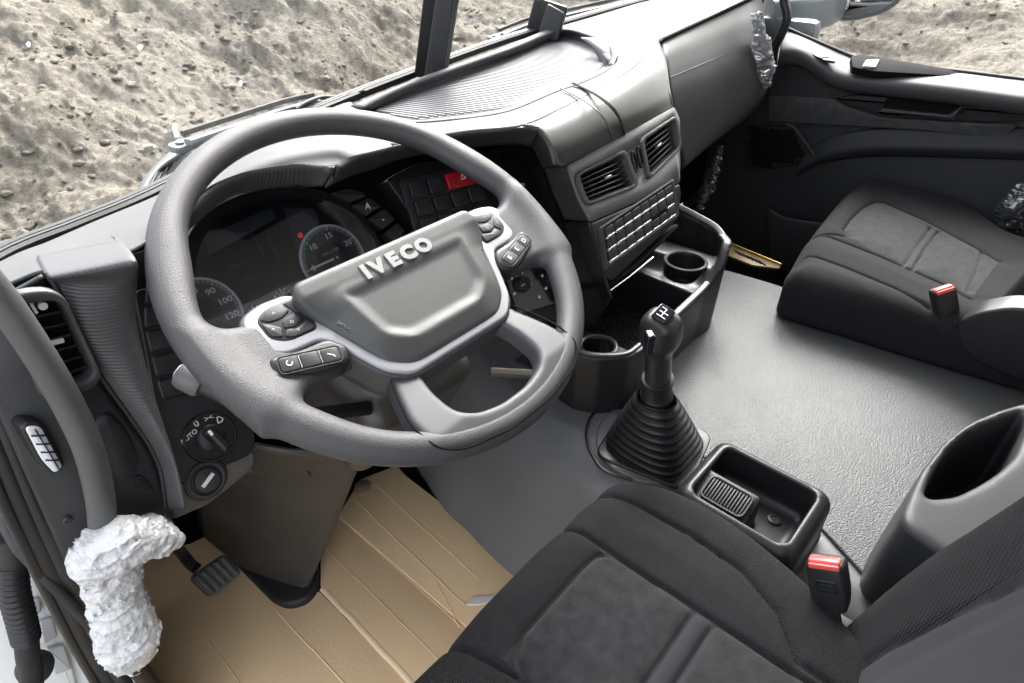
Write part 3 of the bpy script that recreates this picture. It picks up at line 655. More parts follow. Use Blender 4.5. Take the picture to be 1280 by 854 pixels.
# arc of buttons right of the cluster
barc = [((405, 246), (427, 240), (447, 244), (452, 250), (430, 258)), ((432, 260), (455, 251), (471, 262), (450, 275)), ((452, 277), (474, 264), (488, 278), (470, 292)), ((472, 295), (490, 281), (500, 292), (486, 310))]
for i, c in enumerate(barc):
    cc = np.mean(c, 0); o = rpoly(FC.pxs([tuple(cc+(np.array(p_)-cc)*.94) for p_ in c]), .003, 3)
    b_ = plate('button', FC, o, .0, .020, .002, button_m, dash); q = FC.px(*cc)
    if i in (1, 2): text('symbol', 'A' if i == 1 else '-', FC.sub(q[0], q[1], .020), 0, 0, .013, white_m, b_, rot=-.3, bold=.02)
# ---- centre switch panel with hazard switch
csp = plate('centre_switch_panel', FM, rpoly(FM.pxs([(486, 222), (520, 204), (650, 178), (668, 190), (690, 290), (725, 395), (640, 412), (560, 330)]), .01), -.05, -.008, .003, black_m, dash)
c4 = FM.pxs([(508, 227), (594, 208), (618, 272), (530, 296)])
plate('switch_surround', FM, qrect(c4, -.06, -.02, 1.04, 1.06, .008), -.01, -.005, .002, dashd_m, csp)
SWSYM = {(0, 1): '*', (3, 0): '^'}
for r in range(3):
    for k in range(4):
        if r == 0 and k == 2: o = qrect(c4, .5+.012, .667+.02, 1-.012, 1-.02, .003, 2); b_ = plate('hazard_switch', FM, o, -.006, .004, .002, red_m, csp)
        elif r == 0 and k == 3: continue
        else: b_ = plate('switch', FM, qrect(c4, k/4+.012, 1-(r+1)/3+.02, (k+1)/4-.012, 1-r/3-.02, .003, 2), -.006, .002, .002, button_m, csp)
q = qmap(c4, .74, .86); tri = lambda s: np.array([(q[0]-s, q[1]-s*.7), (q[0]+s, q[1]-s*.7), (q[0], q[1]+s)])
ring('hazard_mark', FM, tri(.0062), tri(.0038), .003, .0052, .0002, white_m, csp)
q = qmap(c4, .37, .16); text('symbol', '%', FM.sub(q[0], q[1], .002), 0, 0, .014, white_m, csp)
# slot with silver edge
sl = FM.pxs([(627, 194), (648, 190), (655, 228), (637, 232)])
plate('card_slot', FM, qrect(sl, 0, 0, 1, 1, .002, 2), -.009, -.002, .001, gloss_m, csp)
plate('slot_trim', FM, rpoly(FM.pxs([(648, 189), (651, 189), (658, 232), (655, 232)]), .0005, 2), -.009, .001, .0005, silver_m, csp)
# climate panel
FH = FM
cl = FH.pxs([(618, 316), (700, 296), (722, 372), (648, 394)])
clp = plate('climate_panel', FH, qrect(cl, 0, 0, 1, 1, .006), -.01, .004, .002, gloss_m, csp)
plate('climate_slot', FH, qrect(cl, .05, .80, .95, .93, .002), .002, .010, .002, button_m, clp)
for (s, t_), R, n in (((.66, .40), .017, 5), ((.17, .44), .015, 4)):
    q = qmap(cl, s, t_); kf = FH.sub(q[0], q[1], .004); kn = lathe('climate_knob', kf, [(R, 0), (R*.95, .010), (R*.85, .013), (0, .013)], button_m, csp, 28)
    frbox('pointer', kf.sub(-R*.5, 0, .0135), 0, 0, 0, R*.3, .0015, .0006, dimwhite_m, kn, .0002)
    for k in range(n):
        a = rad(200-k*(220/(n-1))); text('symbol', ('w', 'u', 'y', 'n', 'z')[k], kf, math.cos(a)*R*1.55, math.sin(a)*R*1.55, .010, white_m, clp, ext=.0008, bold=.02)
q = qmap(cl, .37, .18); frbox('symbol', FH.sub(q[0], q[1], .0045), 0, 0, 0, .003, .0028, .0005, white_m, clp, .0003)
# ================================================================ dashboard: centre and passenger side
# raised tray on top of the dash with its ribbed mat
rimo = [P(437, 133, z=0.8340), P(500, 107, z=0.8440), P(570, 81, z=0.8490), P(640, 55, z=0.8520), P(699, 33, z=0.8560), P(738, 40, z=0.8560), P(764, 53, z=0.8550), P(772, 67, z=0.8520), P(767, 82, z=0.8480)]
rimi = [P(450, 137, z=0.8300), P(506, 111, z=0.8400), P(574, 86, z=0.8440), P(642, 61, z=0.8480), P(699, 39, z=0.8520), P(733, 45, z=0.8520), P(757, 57, z=0.8510), P(764, 68, z=0.8480), P(761, 81, z=0.8440)]
mato = [P(466, 139, z=0.8170), P(515, 119, z=0.8180), P(597, 88, z=0.8200), P(650, 68, z=0.8220), P(699, 49, z=0.8240), P(732, 50, z=0.8250), P(753, 57, z=0.8260), P(762, 68, z=0.8260), P(760, 81, z=0.8250)]
patch('tray_rim', [[q+np.array([0, .006, -.03]) for q in rimo], rimo, rimi, mato], dash_m, dash, .003, 22, 60, smooth=80)
matr = [P(468, 142, z=0.8170), P(515, 150, z=0.8180), P(560, 146, z=0.8190), P(600, 141, z=0.8200), P(640, 133, z=0.8220), P(690, 113, z=0.8240), P(725, 100, z=0.8250), P(752, 88, z=0.8250), P(760, 81, z=0.8250)]
ribm = mat('ribbed_mat', (.125, .128, .132), .45, .1, 800)
matp = np.array([q[:2] for q in cr(mato, 60)]+[q[:2] for q in cr(matr, 60)[::-1]])
patch('tray_mat', [mato, [mato[i]*.5+matr[i]*.5 for i in range(9)], matr], ribm, dash, .003, 16, 60)
RD = unit(np.array([-.30, 1.0])); RN = np.array([RD[1], -RD[0]]); rv, rf_ = [], []
o0, o1 = (matp@RN).min(), (matp@RN).max()
for k in range(1, int((o1-o0)/.0105)):
    off_ = o0+k*.0105; ts = np.linspace(-.2, .9, 1400); L = off_*RN+ts[:, None]*RD; ins = s_poly(L[:, 0], L[:, 1], matp) < -.006
    if ins.sum() < 8: continue
    a = np.argmax(ins); b_ = len(ins)-1-np.argmax(ins[::-1]); pts_ = L[np.linspace(a, b_, 9).astype(int)]
    for i, q in enumerate(pts_):
        zz = .8172+(q[0]+.36)*.0135; n = len(rv)
        for w, h_ in ((-.0034, -.001), (-.002, .0014), (.002, .0014), (.0034, -.001)): rv.append((q[0]+RN[0]*w, q[1]+RN[1]*w, zz+.0012+h_))
        if i: rf_ += [(n-4+c, n-3+c, n+1+c, n+c) for c in range(3)]
o = mesh_obj('mat_ribs', rv, rf_, ribm, dash, 50); o['kind'] = 'stuff'
# cover: flat part behind the tray, then the slope down to the vents
c0 = [P(437, 133, z=0.8340), P(480, 149, z=0.8340), P(520, 154, z=0.8370), P(580, 149, z=0.8400), P(638, 139, z=0.8420), P(692, 117, z=0.8440), P(737, 100, z=0.8460), P(767, 82, z=0.8480), P(775, 66, z=0.8530)]
patch('tray_edge', [[q+np.array([0, 0, -.002]) for q in matr], [P(480, 149, z=0.8335), P(517, 154, z=0.8365), P(562, 151, z=0.8388), P(602, 146.5, z=0.8402), P(642, 138, z=0.8418), P(692, 117, z=0.8435), P(728, 104, z=0.8452), P(754, 92, z=0.8470), P(767, 82, z=0.8480)]], dash_m, dash, .002, 6, 50)
c1 = [P(440, 165, z=0.8440), P(490, 180, z=0.8500), P(525, 173, z=0.8530), P(585, 163, z=0.8540), P(652, 156, z=0.8510), P(700, 136, z=0.8480), P(750, 110, z=0.8480), P(795, 82, z=0.8500), P(820, 54, z=0.8540)]
patch('centre_cover', [c0, [a*.5+b_*.5+np.array([0, 0, .002]) for a, b_ in zip(c0, c1)], c1], dash_m, dash, .006, 20, 70)
def onS(a, b_, h=0.0): q = FS.px(a, b_); return FS.pt(q[0], q[1], h)
s0 = [P(650, 156, z=0.8510), P(690, 140, z=0.8480), P(735, 117, z=0.8480), P(780, 91, z=0.8490), P(822, 52, z=0.8540)]
s1 = [P(673, 162, z=0.8440), P(699, 160, z=0.8380), P(746, 136, z=0.8360), P(790, 110, z=0.8380), P(832, 76, z=0.8440)]
s2 = [P(688, 180, z=0.8270), P(705, 190, z=0.8070), P(750, 165, z=0.8070), P(793, 140, z=0.8090), P(838, 112, z=0.8120)]
s3 = [P(696, 205, z=.80), onS(709, 207), onS(752, 184), onS(796, 160), onS(842, 134)]
coverb = mat('dash_cover_centre', (.074, .074, .071), .54, .4, 900, .09, 5, rvar=.08, spec=.42)
patch('centre_cover', [s0, s1, s2, s3], coverb, dash, .006, 30, 50)
# right flank of the centre block, towards the passenger
patch('centre_flank', [[P(822, 52, z=.854), P(832, 76, z=.844), P(838, 112, z=.812), onS(842, 134), onS(848, 190), onS(847, 262)], [np.array(q) for q in ((.27, .40, .86), (.25, .34, .84), (.22, .30, .80), (.2, .28, .76), (.2, .26, .66), (.2, .24, .57))]], dashd_m, dash, .004, 8, 30)
# double groove along the middle of the cover
for d, w, m_ in ((0, .0035, deep_m), (-16, .0016, silver_m)):
    gp = [P(716+d, 104+abs(d)*.4, z=.850), P(745+d, 119+abs(d)*.4, z=.851), P(765+d, 135+abs(d)*.4, z=.840), P(776+d, 152+abs(d)*.4, z=.812), onS(781+d, 168+abs(d)*.45)]
    sweep('cover_groove', cr(gp, 40)+np.array([0, -.0006, .0004]), [(-w, -.001), (w, -.001), (w, .0006), (-w, .0006)], m_ if m_ is deep_m else coverb, dash, up=(0, -.3, 1))
# lip round the centre switch recess, down the corner
patch('recess_lip', [[P(652, 157, z=.850), P(674, 162, z=.846), P(688, 181, z=.828), P(698, 206, z=.80)], [P(645, 178, y=T2[-2][1]+.03), P(663, 184, y=.13), P(671, 197, y=.14), P(678, 211, y=.15)]], carbon_m, dash, .004, 10, 30)
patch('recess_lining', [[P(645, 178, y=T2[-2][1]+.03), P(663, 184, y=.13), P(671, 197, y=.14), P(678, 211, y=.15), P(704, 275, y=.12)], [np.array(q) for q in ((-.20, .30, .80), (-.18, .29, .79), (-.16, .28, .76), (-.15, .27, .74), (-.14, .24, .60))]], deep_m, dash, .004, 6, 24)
patch('cheek', [[onS(710, 209), onS(722, 240), onS(736, 276)], [P(694, 209, y=.11), P(709, 243, y=.095), P(722, 276, y=.08)], [P(679, 212, y=.15), P(691, 243, y=.13), P(705, 274, y=.115)]], carbon_m, dash, .004, 12, 16)
patch('stack_side', [[onS(737, 277), onS(748, 310), onS(757, 343), onS(766, 372)], [P(722, 277, y=.08), P(735, 315, y=.062), P(746, 352, y=.045), P(755, 388, y=.03)], [P(706, 276, y=.115), P(716, 330, y=.095), P(724, 380, y=.08), P(728, 430, y=.07)]], black_m, dash, .004, 14, 14)
# centre stack face
low = plate('stack_lower_face', FS, rpoly(FS.pxs([(737, 280), (849, 230), (850, 246), (845, 276), (764, 352), (758, 348)]), .008), -.03, .003, .003, black_m, dash)
cl_ = FS.pxs([(721, 220), (776, 193), (790, 231), (733, 253)]); cr_v = FS.pxs([(802, 176), (840, 150), (846, 184), (810, 219)])
face = holed('stack_face', FS, rpoly(FS.pxs([(708, 208), (842, 134), (849, 150), (849, 228), (737, 278), (722, 250)]), .006), [qrect(cl_, -.02, -.02, 1.02, 1.02, .012), qrect(cr_v, -.02, -.02, 1.02, 1.02, .012)], .002, stack_m, dash)
vent('air_vent', FS, cl_, 6, face, carbon_m, bars=2, rim=.11, label='slatted air vent facing the driver', tabpos=(.6, .52))
vent('air_vent', FS, cr_v, 6, face, carbon_m, bars=2, rim=.11, label='slatted air vent facing the passenger', tabpos=(.5, .52))
for c, a in (((790, 203), .2), ((797, 197), -.1)):
    q = FS.px(*c); o = np.array([(q[0]+.006*math.cos(t_), q[1]+.020*math.sin(t_)) for t_ in np.linspace(0, 2*math.pi, 28, endpoint=False)])
    i_ = np.array([(q[0]+.002+.0045*math.cos(t_), q[1]+.015*math.sin(t_)) for t_ in np.linspace(0, 2*math.pi, 28, endpoint=False)])
    ring('ornament', FS, o, i_, 0, .007, .001, black_m, face)
# bank of small switches, three rows
bk = FS.pxs([(752, 286), (836, 230), (842, 270), (758, 331)])
fr_ = ring('switch_bank', FS, qrect(bk, -.07, -.09, 1.06, 1.09, .007), qrect(bk, 0, 0, 1, 1, .003), 0, .006, .002, dashd_m, low, hin=.002)
plate('bank_back', FS, qrect(bk, 0, 0, 1, 1, .003), 0, .0036, 0, deep_m, low)
for r in range(3):
    for k in range(8):
        plate('switch', FS, qrect(bk, k/8+.006, r/3+.10, (k+1)/8-.006, (r+1)/3-.02, .0015, 1), .0036, .007, .0008, button_m, low)
        if not (r == 1 and k in (5, 6)): plate('switch_trim', FS, qrect(bk, k/8+.006, r/3+.02, (k+1)/8-.006, r/3+.085, .0006, 1), .0036, .008, .0006, chrome_m, low)
# underside of the stack and the chrome line at the back of the cup tray
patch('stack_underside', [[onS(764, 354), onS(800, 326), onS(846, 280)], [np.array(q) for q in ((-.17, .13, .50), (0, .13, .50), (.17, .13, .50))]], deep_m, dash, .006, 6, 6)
sweep('tray_trim', [P(752, 371, y=.06), P(785, 347, y=.06), P(816, 322, y=.06)], .0028, chrome_m, dash)
# ---- cup tray under the stack
trp = np.array([(-.195, .15), (-.235, .05), (-.24, .0), (-.225, -.035), (-.19, -.068), (-.155, -.075), (-.01, -.066), (.10, -.062), (.16, -.068), (.20, -.055), (.232, -.02), (.24, .03), (.22, .15)])
def ztop(X, Y): t_ = np.clip((X-.10)/.10, 0, 1); return .462+.075*t_*t_*(3-2*t_)+np.clip(Y, 0, .2)*.25*t_
cupc = P(858, 322, z=.50); cupl = P(748, 428, z=.455)
def ftray(X, Y, Z):
    d2 = s_poly(X, Y, trp)-.004; body = np.maximum(d2-(Z-.33)*.03, np.maximum(Z-ztop(X, Y), .32-Z))
    cav = np.maximum(d2+.013, .372-Z); cav = smax(cav, -(np.maximum(np.abs(X-cupc[0])-.062, np.maximum(np.abs(Y-cupc[1]-.03)-.11, Z-.492))), .006)
    cav = smax(cav, -(np.maximum(X-cupl[0]-.028, np.maximum(np.abs(Y-cupl[1])-.075, Z-.447))), .006)
    cup = np.maximum(np.hypot(X-cupc[0], Y-cupc[1])-.041, .42-Z); cup2 = np.maximum(np.hypot((X-cupl[0])*1.15, Y-cupl[1])-.031, .39-Z)
    return smax(smax(smax(body, -cav, .006), -cup, .004), -cup2, .004)
ctray = sdf_obj('cup_tray', ftray, (-.27, -.10, .31), (.27, .17, .57), .0035, black_m, dash, 2, label='open black tray with two cup holders below the stack')
# rubber mat with raised diamonds on the tray floor
mv, mf = [], []
for i in range(22):
    for j in range(11):
        u, v = -.165+i*.0105, -.05+j*.0155
        for du, dv in ((0, 0), (.00525, .00775)):
            n = len(mv); mv += [(u+du-.0044, v+dv, .3745), (u+du, v+dv-.0062, .3745), (u+du+.0044, v+dv, .3745), (u+du, v+dv+.0062, .3745), (u+du, v+dv, .3775)]
            mf += [(n, n+1, n+4), (n+1, n+2, n+4), (n+2, n+3, n+4), (n+3, n, n+4)]
o = mesh_obj('mat_diamonds', mv, mf, black_m, ctray, 0); o['kind'] = 'stuff'
tm = mat('tray_lip_grey', (.07, .07, .07), .33)
lipp = [P(820, 415, z=.468), P(848, 389, z=.468), P(884, 354, z=.468), (.165, -.064, .495), (.203, -.050, .525), (.230, -.015, .540), (.234, .04, .552), (.226, .10, .568)]
sweep('tray_lip', cr(lipp, 50), rpoly([(-.007, -.005), (.007, -.005), (.007, .004), (-.007, .004)], .004, 3), tm, ctray)
sweep('tray_lip', cr([(-.20, .13, .464), (-.232, .05, .464), (-.238, .0, .464), (-.224, -.034, .464), (-.19, -.066, .464), (-.15, -.07, .464)], 40), rpoly([(-.004, -.003), (.004, -.003), (.004, .003), (-.004, .003)], .002, 3), tm, ctray)
for c, R in ((cupc, .041), (cupl, .031)):
    fr = FR((c[0], c[1], .4935 if R > .035 else .4485), (1, 0, 0), (0, 1, 0)); lathe('cup_ring', fr, [(R+.005, -.002), (R+.005, .0005), (R+.002, .002), (R-.0015, 0), (R-.0015, -.004)], tm, ctray, 40, cap=False)
# ---- passenger side
w0 = [P(690, 36, z=.853), P(760, 14, z=.868), P(830, -3, z=.886), (.85, .43, .895), (1.0, .36, .90)]
w1 = [P(733, 46, z=.845), P(792, 30, z=.864), P(838, 16, z=.878), (.80, .36, .893), (1.0, .28, .90)]
w2 = [P(762, 78, z=.842), P(800, 60, z=.853), P(824, 51, z=.855), P(884, 24, y=.278), P(945, -4, y=.26)]
patch('passenger_top', [w0, w1, w2], dash_m, dash, .006, 14, 30)
f0 = [P(826, 52, y=.275), P(884, 25, y=.275), P(945, -3, y=.255), P(953, 0, y=.33)]
f1 = [P(832, 75, y=.235), P(890, 52, y=.232), P(950, 28, y=.215), P(956, 32, y=.32)]
f2 = [P(838, 120, y=.20), P(895, 95, y=.195), P(953, 72, y=.19), P(957, 74, y=.30)]
f3 = [P(846, 170, y=.20), P(903, 138, y=.20), P(955, 118, y=.205), P(957, 118, y=.30)]
f4 = [P(850, 214, y=.24), P(885, 184, y=.25), P(916, 160, y=.27), P(922, 158, y=.33)]
f5 = [q+np.array([0, .14, -.03]) for q in f4]
patch('passenger_fascia', [f0, f1, f2, f3, f4, f5], coverb, dash, .006, 50, 40)
sweep('fascia_gap', cr([q+np.array([0, -.002, .003]) for q in f0], 30), .004, deep_m, dash)
sweep('fascia_crease', cr([q*.5+p_*.5+np.array([0, -.0045, .001]) for q, p_ in zip(map(np.asarray, f1), map(np.asarray, f2))], 30), [(-.0015, -.0008), (.0015, -.0008), (.0015, .0012), (-.0015, .0012)], coverb, dash)
# upright phone/document brackets standing at the windscreen
FB = FR(P(548, 95, z=.872), _r0, (0, .1, 1))
def bracket(base, top_, w, d, label):
    base = np.asarray(base); e = thing('upright_bracket', tuple(base), label, 'bracket', 'brackets standing at the windscreen')
    ax = unit(np.asarray(top_)-base); L = np.linalg.norm(np.asarray(top_)-base); sd_ = unit(np.cross(ax, -_f)); fr = FR(base, sd_, ax)
    plate('back_plate', fr, rpoly([(-w*.55, -.018), (w*.5, -.018), (w*.5, L), (-w*.55, L)], .008), -d, 0, .003, black_m, e)
    plate('front_shell', fr, rpoly([(-w*.15, -.018), (w*.5, -.018), (w*.47, L-.012), (-w*.1, L-.004)], .006), 0, d*.7, .004, dashd_m, e)
    sweep('edge_bead', [fr.pt(-w*.16, 0, .001), fr.pt(-w*.12, L-.01, .001)], .0012, seal_m, e)
b0 = P(538, 91, z=.836); bracket(b0, P(556, -40, x=b0[0]), .060, .018, 'tall black upright bracket rising behind the ribbed dash tray')
b0 = P(681, 36, z=.8565); bracket(b0, P(690, 3, x=b0[0]+.01), .08, .02, 'short black upright bracket at the end of the dash tray')
# ---- cowl and wipers outside the glass
cow = thing('windscreen_cowl', (0, .55, .75), 'grey painted cowl with black grille outside the windscreen', 'cowl')
off = lambda dy, dz: [q+np.array([0, dy, dz]) for q in WSL[::2]]
patch('cowl_panel', [off(.03, -.05), off(.09, -.13), off(.14, -.22), off(.15, -.4)], black_m, cow, .004, 10, 40)
patch('cowl_edge', [[P(168, 247, z=.79), P(180, 222, z=.80), P(205, 196, z=.81), P(235, 172, z=.815)], [P(176, 240, z=.80), P(192, 214, z=.812), P(216, 194, z=.82), P(248, 168, z=.822)]], bodyblue_m, cow, .006, 6, 20)
for k in range(5):
    a = P(186+k*9, 236-k*6, z=.80); b_ = P(212+k*10, 204-k*7, z=.805); sweep('grille_bar', [a, (a+b_)/2+np.array([0, 0, .006]), b_], .0022, seal_m, cow)
def wiper(label, piv, pts, hinge=True):
    e = thing('windscreen_wiper', tuple(piv), label, 'wiper', 'wipers parked at the windscreen foot')
    fr = FR(piv, (1, .25, 0), (-.25, 1, .1)); L = .05
    if hinge:
        pl = plate('hinge', fr, rpoly([(-.02, -.014), (.075, -.010), (.085, .008), (-.018, .014)], .012, 5), -.006, .003, .002, bodyblue_m, e)
        lathe('pivot_bolt', fr.sub(-.004, 0, .003), [(.006, 0), (.006, .003), (0, .004)], bodyblue_m, pl, 12)
        lathe('rivet', fr.sub(.055, 0, .003), [(.003, 0), (.003, .002), (0, .002)], seal_m, pl, 10)
    sweep('arm', cr(pts, 20), rpoly([(-.007, -.004), (.007, -.004), (.007, .004), (-.007, .004)], .002, 2), bodyblue_m, e)
    bl_ = [np.asarray(q)+np.array([.0, .012, .010]) for q in pts]; sweep('blade', cr(bl_, 20), rpoly([(-.003, -.004), (.003, -.004), (.002, .004), (-.002, .004)], .001, 1), seal_m, e)
wiper('pale wiper hinge with bolt beside the steering wheel rim', P(228, 181, z=.835), [P(235, 178, z=.842), P(300, 156, z=.838), P(360, 136, z=.832), P(398, 127, z=.828)])
wiper('wiper arm with pale hinge behind the short bracket', P(618, 47, z=.836), [P(628, 44, z=.840), P(670, 28, z=.85), P(740, 12, z=.862), P(830, -8, z=.885)])
pz = P(221, 172, z=.84); e = sweep('washer_rod', [pz, P(218, 157, z=.85)], .003, paint_m, None); tag(e, 'short white rod standing beside the wiper hinge', 'rod')
cb = sweep('wiper_cable', cr([P(370, 137, z=.832), P(384, 128, z=.836), P(402, 122, z=.832), P(425, 122, z=.826), P(455, 114, z=.83)], 24), .004, seal_m, None); tag(cb, 'dark cable lying along the windscreen foot behind the wheel', 'cable')
# ================================================================ steering wheel
TW = .517
FW = FR((-.62, 0, .798), (1, 0, 0), (0, math.cos(TW), math.sin(TW)))
sw = thing('steering_wheel', tuple(FW.pt(0, -.06, -.05)), 'grey leatherette steering wheel with raised silver lettering on its pad', 'steering wheel')
def frame_sdf(X, Y, Z):
    r = np.hypot(X, Y); th = np.degrees(np.arctan2(Y, X)); AX = np.abs(X)
    tha = np.degrees(np.arctan2(Y, AX))
    bump = .0055*np.exp(-((tha-24)/13)**2)+.004*np.exp(-((tha+30)/14)**2)
    w = .0165+bump*.6; rc_ = .2185-bump*.7
    dr, dz = (r-rc_)/w, (Z)/.0155
    rim = (np.sqrt(dr*dr+dz*dz)-1)*.0155
    # spokes: flared slabs towards the rim
    t_ = np.clip((AX-.09)/.12, 0, 1)
    up = .003+.016*t_**4; dn = -.078-.016*t_**3
    zc = -.004-.015*(1-t_)
    hh = (up-dn)/2; yc = (up+dn)/2; 
    q1 = np.abs(Y-yc)-hh+.012; q2 = np.abs(Z-zc)-(.012)+.010; q3 = np.maximum(AX-.215, .06-AX)
    sp = np.minimum(np.maximum(q1, q2), 0)+np.hypot(np.maximum(q1, 0), np.maximum(q2, 0))-.012
    sp = np.maximum(sp, q3)
    return smin(rim, sp, .018)
sdf_obj('rim', frame_sdf, (-.24, -.24, -.032), (.24, .24, .024), .0026, wheel_m, sw, 2, frame=FW, label='fat grey rim with flared spokes')
sym = lambda pts: pts+[(-a, b) for a, b in pts[::-1]]
# lower D-shaped loop of smooth plastic
def loop_sdf(X, Y, Z):
    AX = np.abs(X)
    out = np.array(sym([(.085, -.105), (.097, -.135), (.108, -.165), (.106, -.195), (.085, -.212), (.03, -.224)])); inn = np.array(sym([(.055, -.100), (.066, -.15), (.064, -.178), (.05, -.192), (.02, -.200)]))
    d = np.maximum(s_poly(X, Y, rpoly(out, .012, 4))-.001, -(s_poly(X, Y, rpoly(inn, .012, 4))))
    d = np.maximum(d, Y+.103)
    zc = .002-.020*np.clip((Y+.19)/.08, 0, 1)
    return s_ext(d, Z-zc, -.016, .0125, .006)
sdf_obj('lower_spoke', loop_sdf, (-.12, -.235, -.045), (.12, -.095, .022), .0024, spoke_m, sw, 2, frame=FW, label='smooth lighter grey lower spoke loop')
lo_ = rpoly(sym([(.088, -.108), (.100, -.135), (.111, -.165), (.109, -.197), (.087, -.2145), (.03, -.2265)]), .012, 5)
sweep('spoke_joint', [FW.pt(u_, v_, .0148-.020*min(1, max(0, (v_+.19)/.08))*.9) for u_, v_ in lo_ if v_ < -.112], .0011, deep_m, sw, up=tuple(FW.n))
# hub body under the pad
padp = rpoly(sym([(.118, .014), (.125, -.004), (.112, -.038), (.086, -.100), (.066, -.117)]), .010, 5)
plate('hub_shell', FW, inset(padp, -.004), -.055, -.012, .004, dashd_m, sw)
# silver bezel: wings round the button fields and the band under the pad
bz = rpoly([(.112, .004), (.122, .014), (.150, .016), (.172, .010), (.178, -.010), (.172, -.032), (.158, -.042), (.122, -.044), (.112, -.060), (.0915, -.105), (.070, -.1225), (-.070, -.1225), (-.0915, -.105), (-.112, -.060), (-.122, -.044), (-.158, -.042), (-.172, -.032), (-.178, -.010), (-.172, .010), (-.150, .016), (-.122, .014), (-.112, .004)], .010, 5)
FWp = FW; FW = FR(FW.pt(0, 0, -.004), FW.u, FW.v)
plate('silver_bezel', FW, bz, -.014, .0085, .0028, silver_m, sw)
plate('bezel_base', FW, inset(bz, -.0035), -.03, .0045, .003, spoke_m, sw)
# airbag pad: domed with a sunken trapezoid
def pad_mesh():
    n = len(padp); rings = []
    c = np.array([0, -.045])
    ins = np.array(rpoly([(.078, -.010), (.072, -.070), (.046, -.092), (-.046, -.092), (-.072, -.070), (-.078, -.010)], .008, 4))
    nu, nv = 150, 100; V = []; keep = {}
    us = np.linspace(-.126, .126, nu); vs = np.linspace(-.119, .014, nv)
    U, W_ = np.meshgrid(us, vs, indexing='ij'); d = s_poly(U, W_, padp); di = s_poly(U, W_, ins)
    edge = np.clip(-d/.012, 0, 1); H = .004+.012*np.sqrt(np.clip(1-(1-edge)**2, 0, 1))
    H += .006*np.clip((W_+.115)/.12, 0, 1)*np.clip(-d/.03, 0, 1)
    fl_ = np.clip(-di/.010, 0, 1); fl_ = fl_*fl_*(3-2*fl_); H -= .0055*fl_*np.clip((.000-W_)/.05, 0, 1)**.6
    return U, W_, d, H
def pad_sdf(X, Y, Z):
    d = s_poly(X, Y, padp); ins = rpoly(sym([(.086, -.014), (.074, -.078), (.048, -.096)]), .010, 4); di = s_poly(X, Y, ins)
    low_ = np.clip((-.006-Y)/.03, 0, 1)
    dish = np.clip(-di/.016, 0, 1); dish = dish*dish*(3-2*dish)
    top_ = .0215+.0075*np.clip((Y+.11)/.12, 0, 1)-.0036*dish*np.clip((-.012-Y)/.012, 0, 1)-.38*np.clip(di+.001, 0, .03)*low_
    e0, e1 = d+.007, Z-top_+.007
    s_ = np.minimum(np.maximum(e0, e1), 0)+np.hypot(np.maximum(e0, 0), np.maximum(e1, 0))-.007
    return np.maximum(s_, -.004-Z)
sdf_obj('horn_pad', pad_sdf, (-.135, -.128, -.008), (.135, .025, .036), .0019, pad_m, sw, 2, frame=FR(FW.pt(0, 0, -.003), FW.u, FW.v), label='domed horn pad with a sunken lower field')
lf = FW.sub(.004, -.0065, .0275, 0)
tx = .0200
words = 'IVECO'; widths = {'I': .45, 'V': 1.0, 'E': .9, 'C': 1.0, 'O': 1.06}; tot = sum(widths[c] for c in words); u = -.0475; k_ = .095/tot
lf = FR(FW.pt(-.004, -.0095, .0228), FW.u, unit(FW.v+.06*FW.n))
for c in words:
    w = widths[c]*k_; text('letter_base', c, lf, u+w/2, 0, .0222, seal_m, sw, ext=.0016, bold=.085, sx=1.12); text('letter', c, lf, u+w/2, 0, .0222, chrome_m, sw, ext=.0036, bold=.065, sx=1.12); u += w
text('airbag_mark', 'SRS', FW.sub(-.098, -.045, .0145, rad(-62)), 0, 0, .010, spoke_m, sw, ext=.0012)
text('airbag_mark', 'SRS', FW.sub(.098, -.045, .0145, rad(62)), 0, 0, .010, spoke_m, sw, ext=.0012)
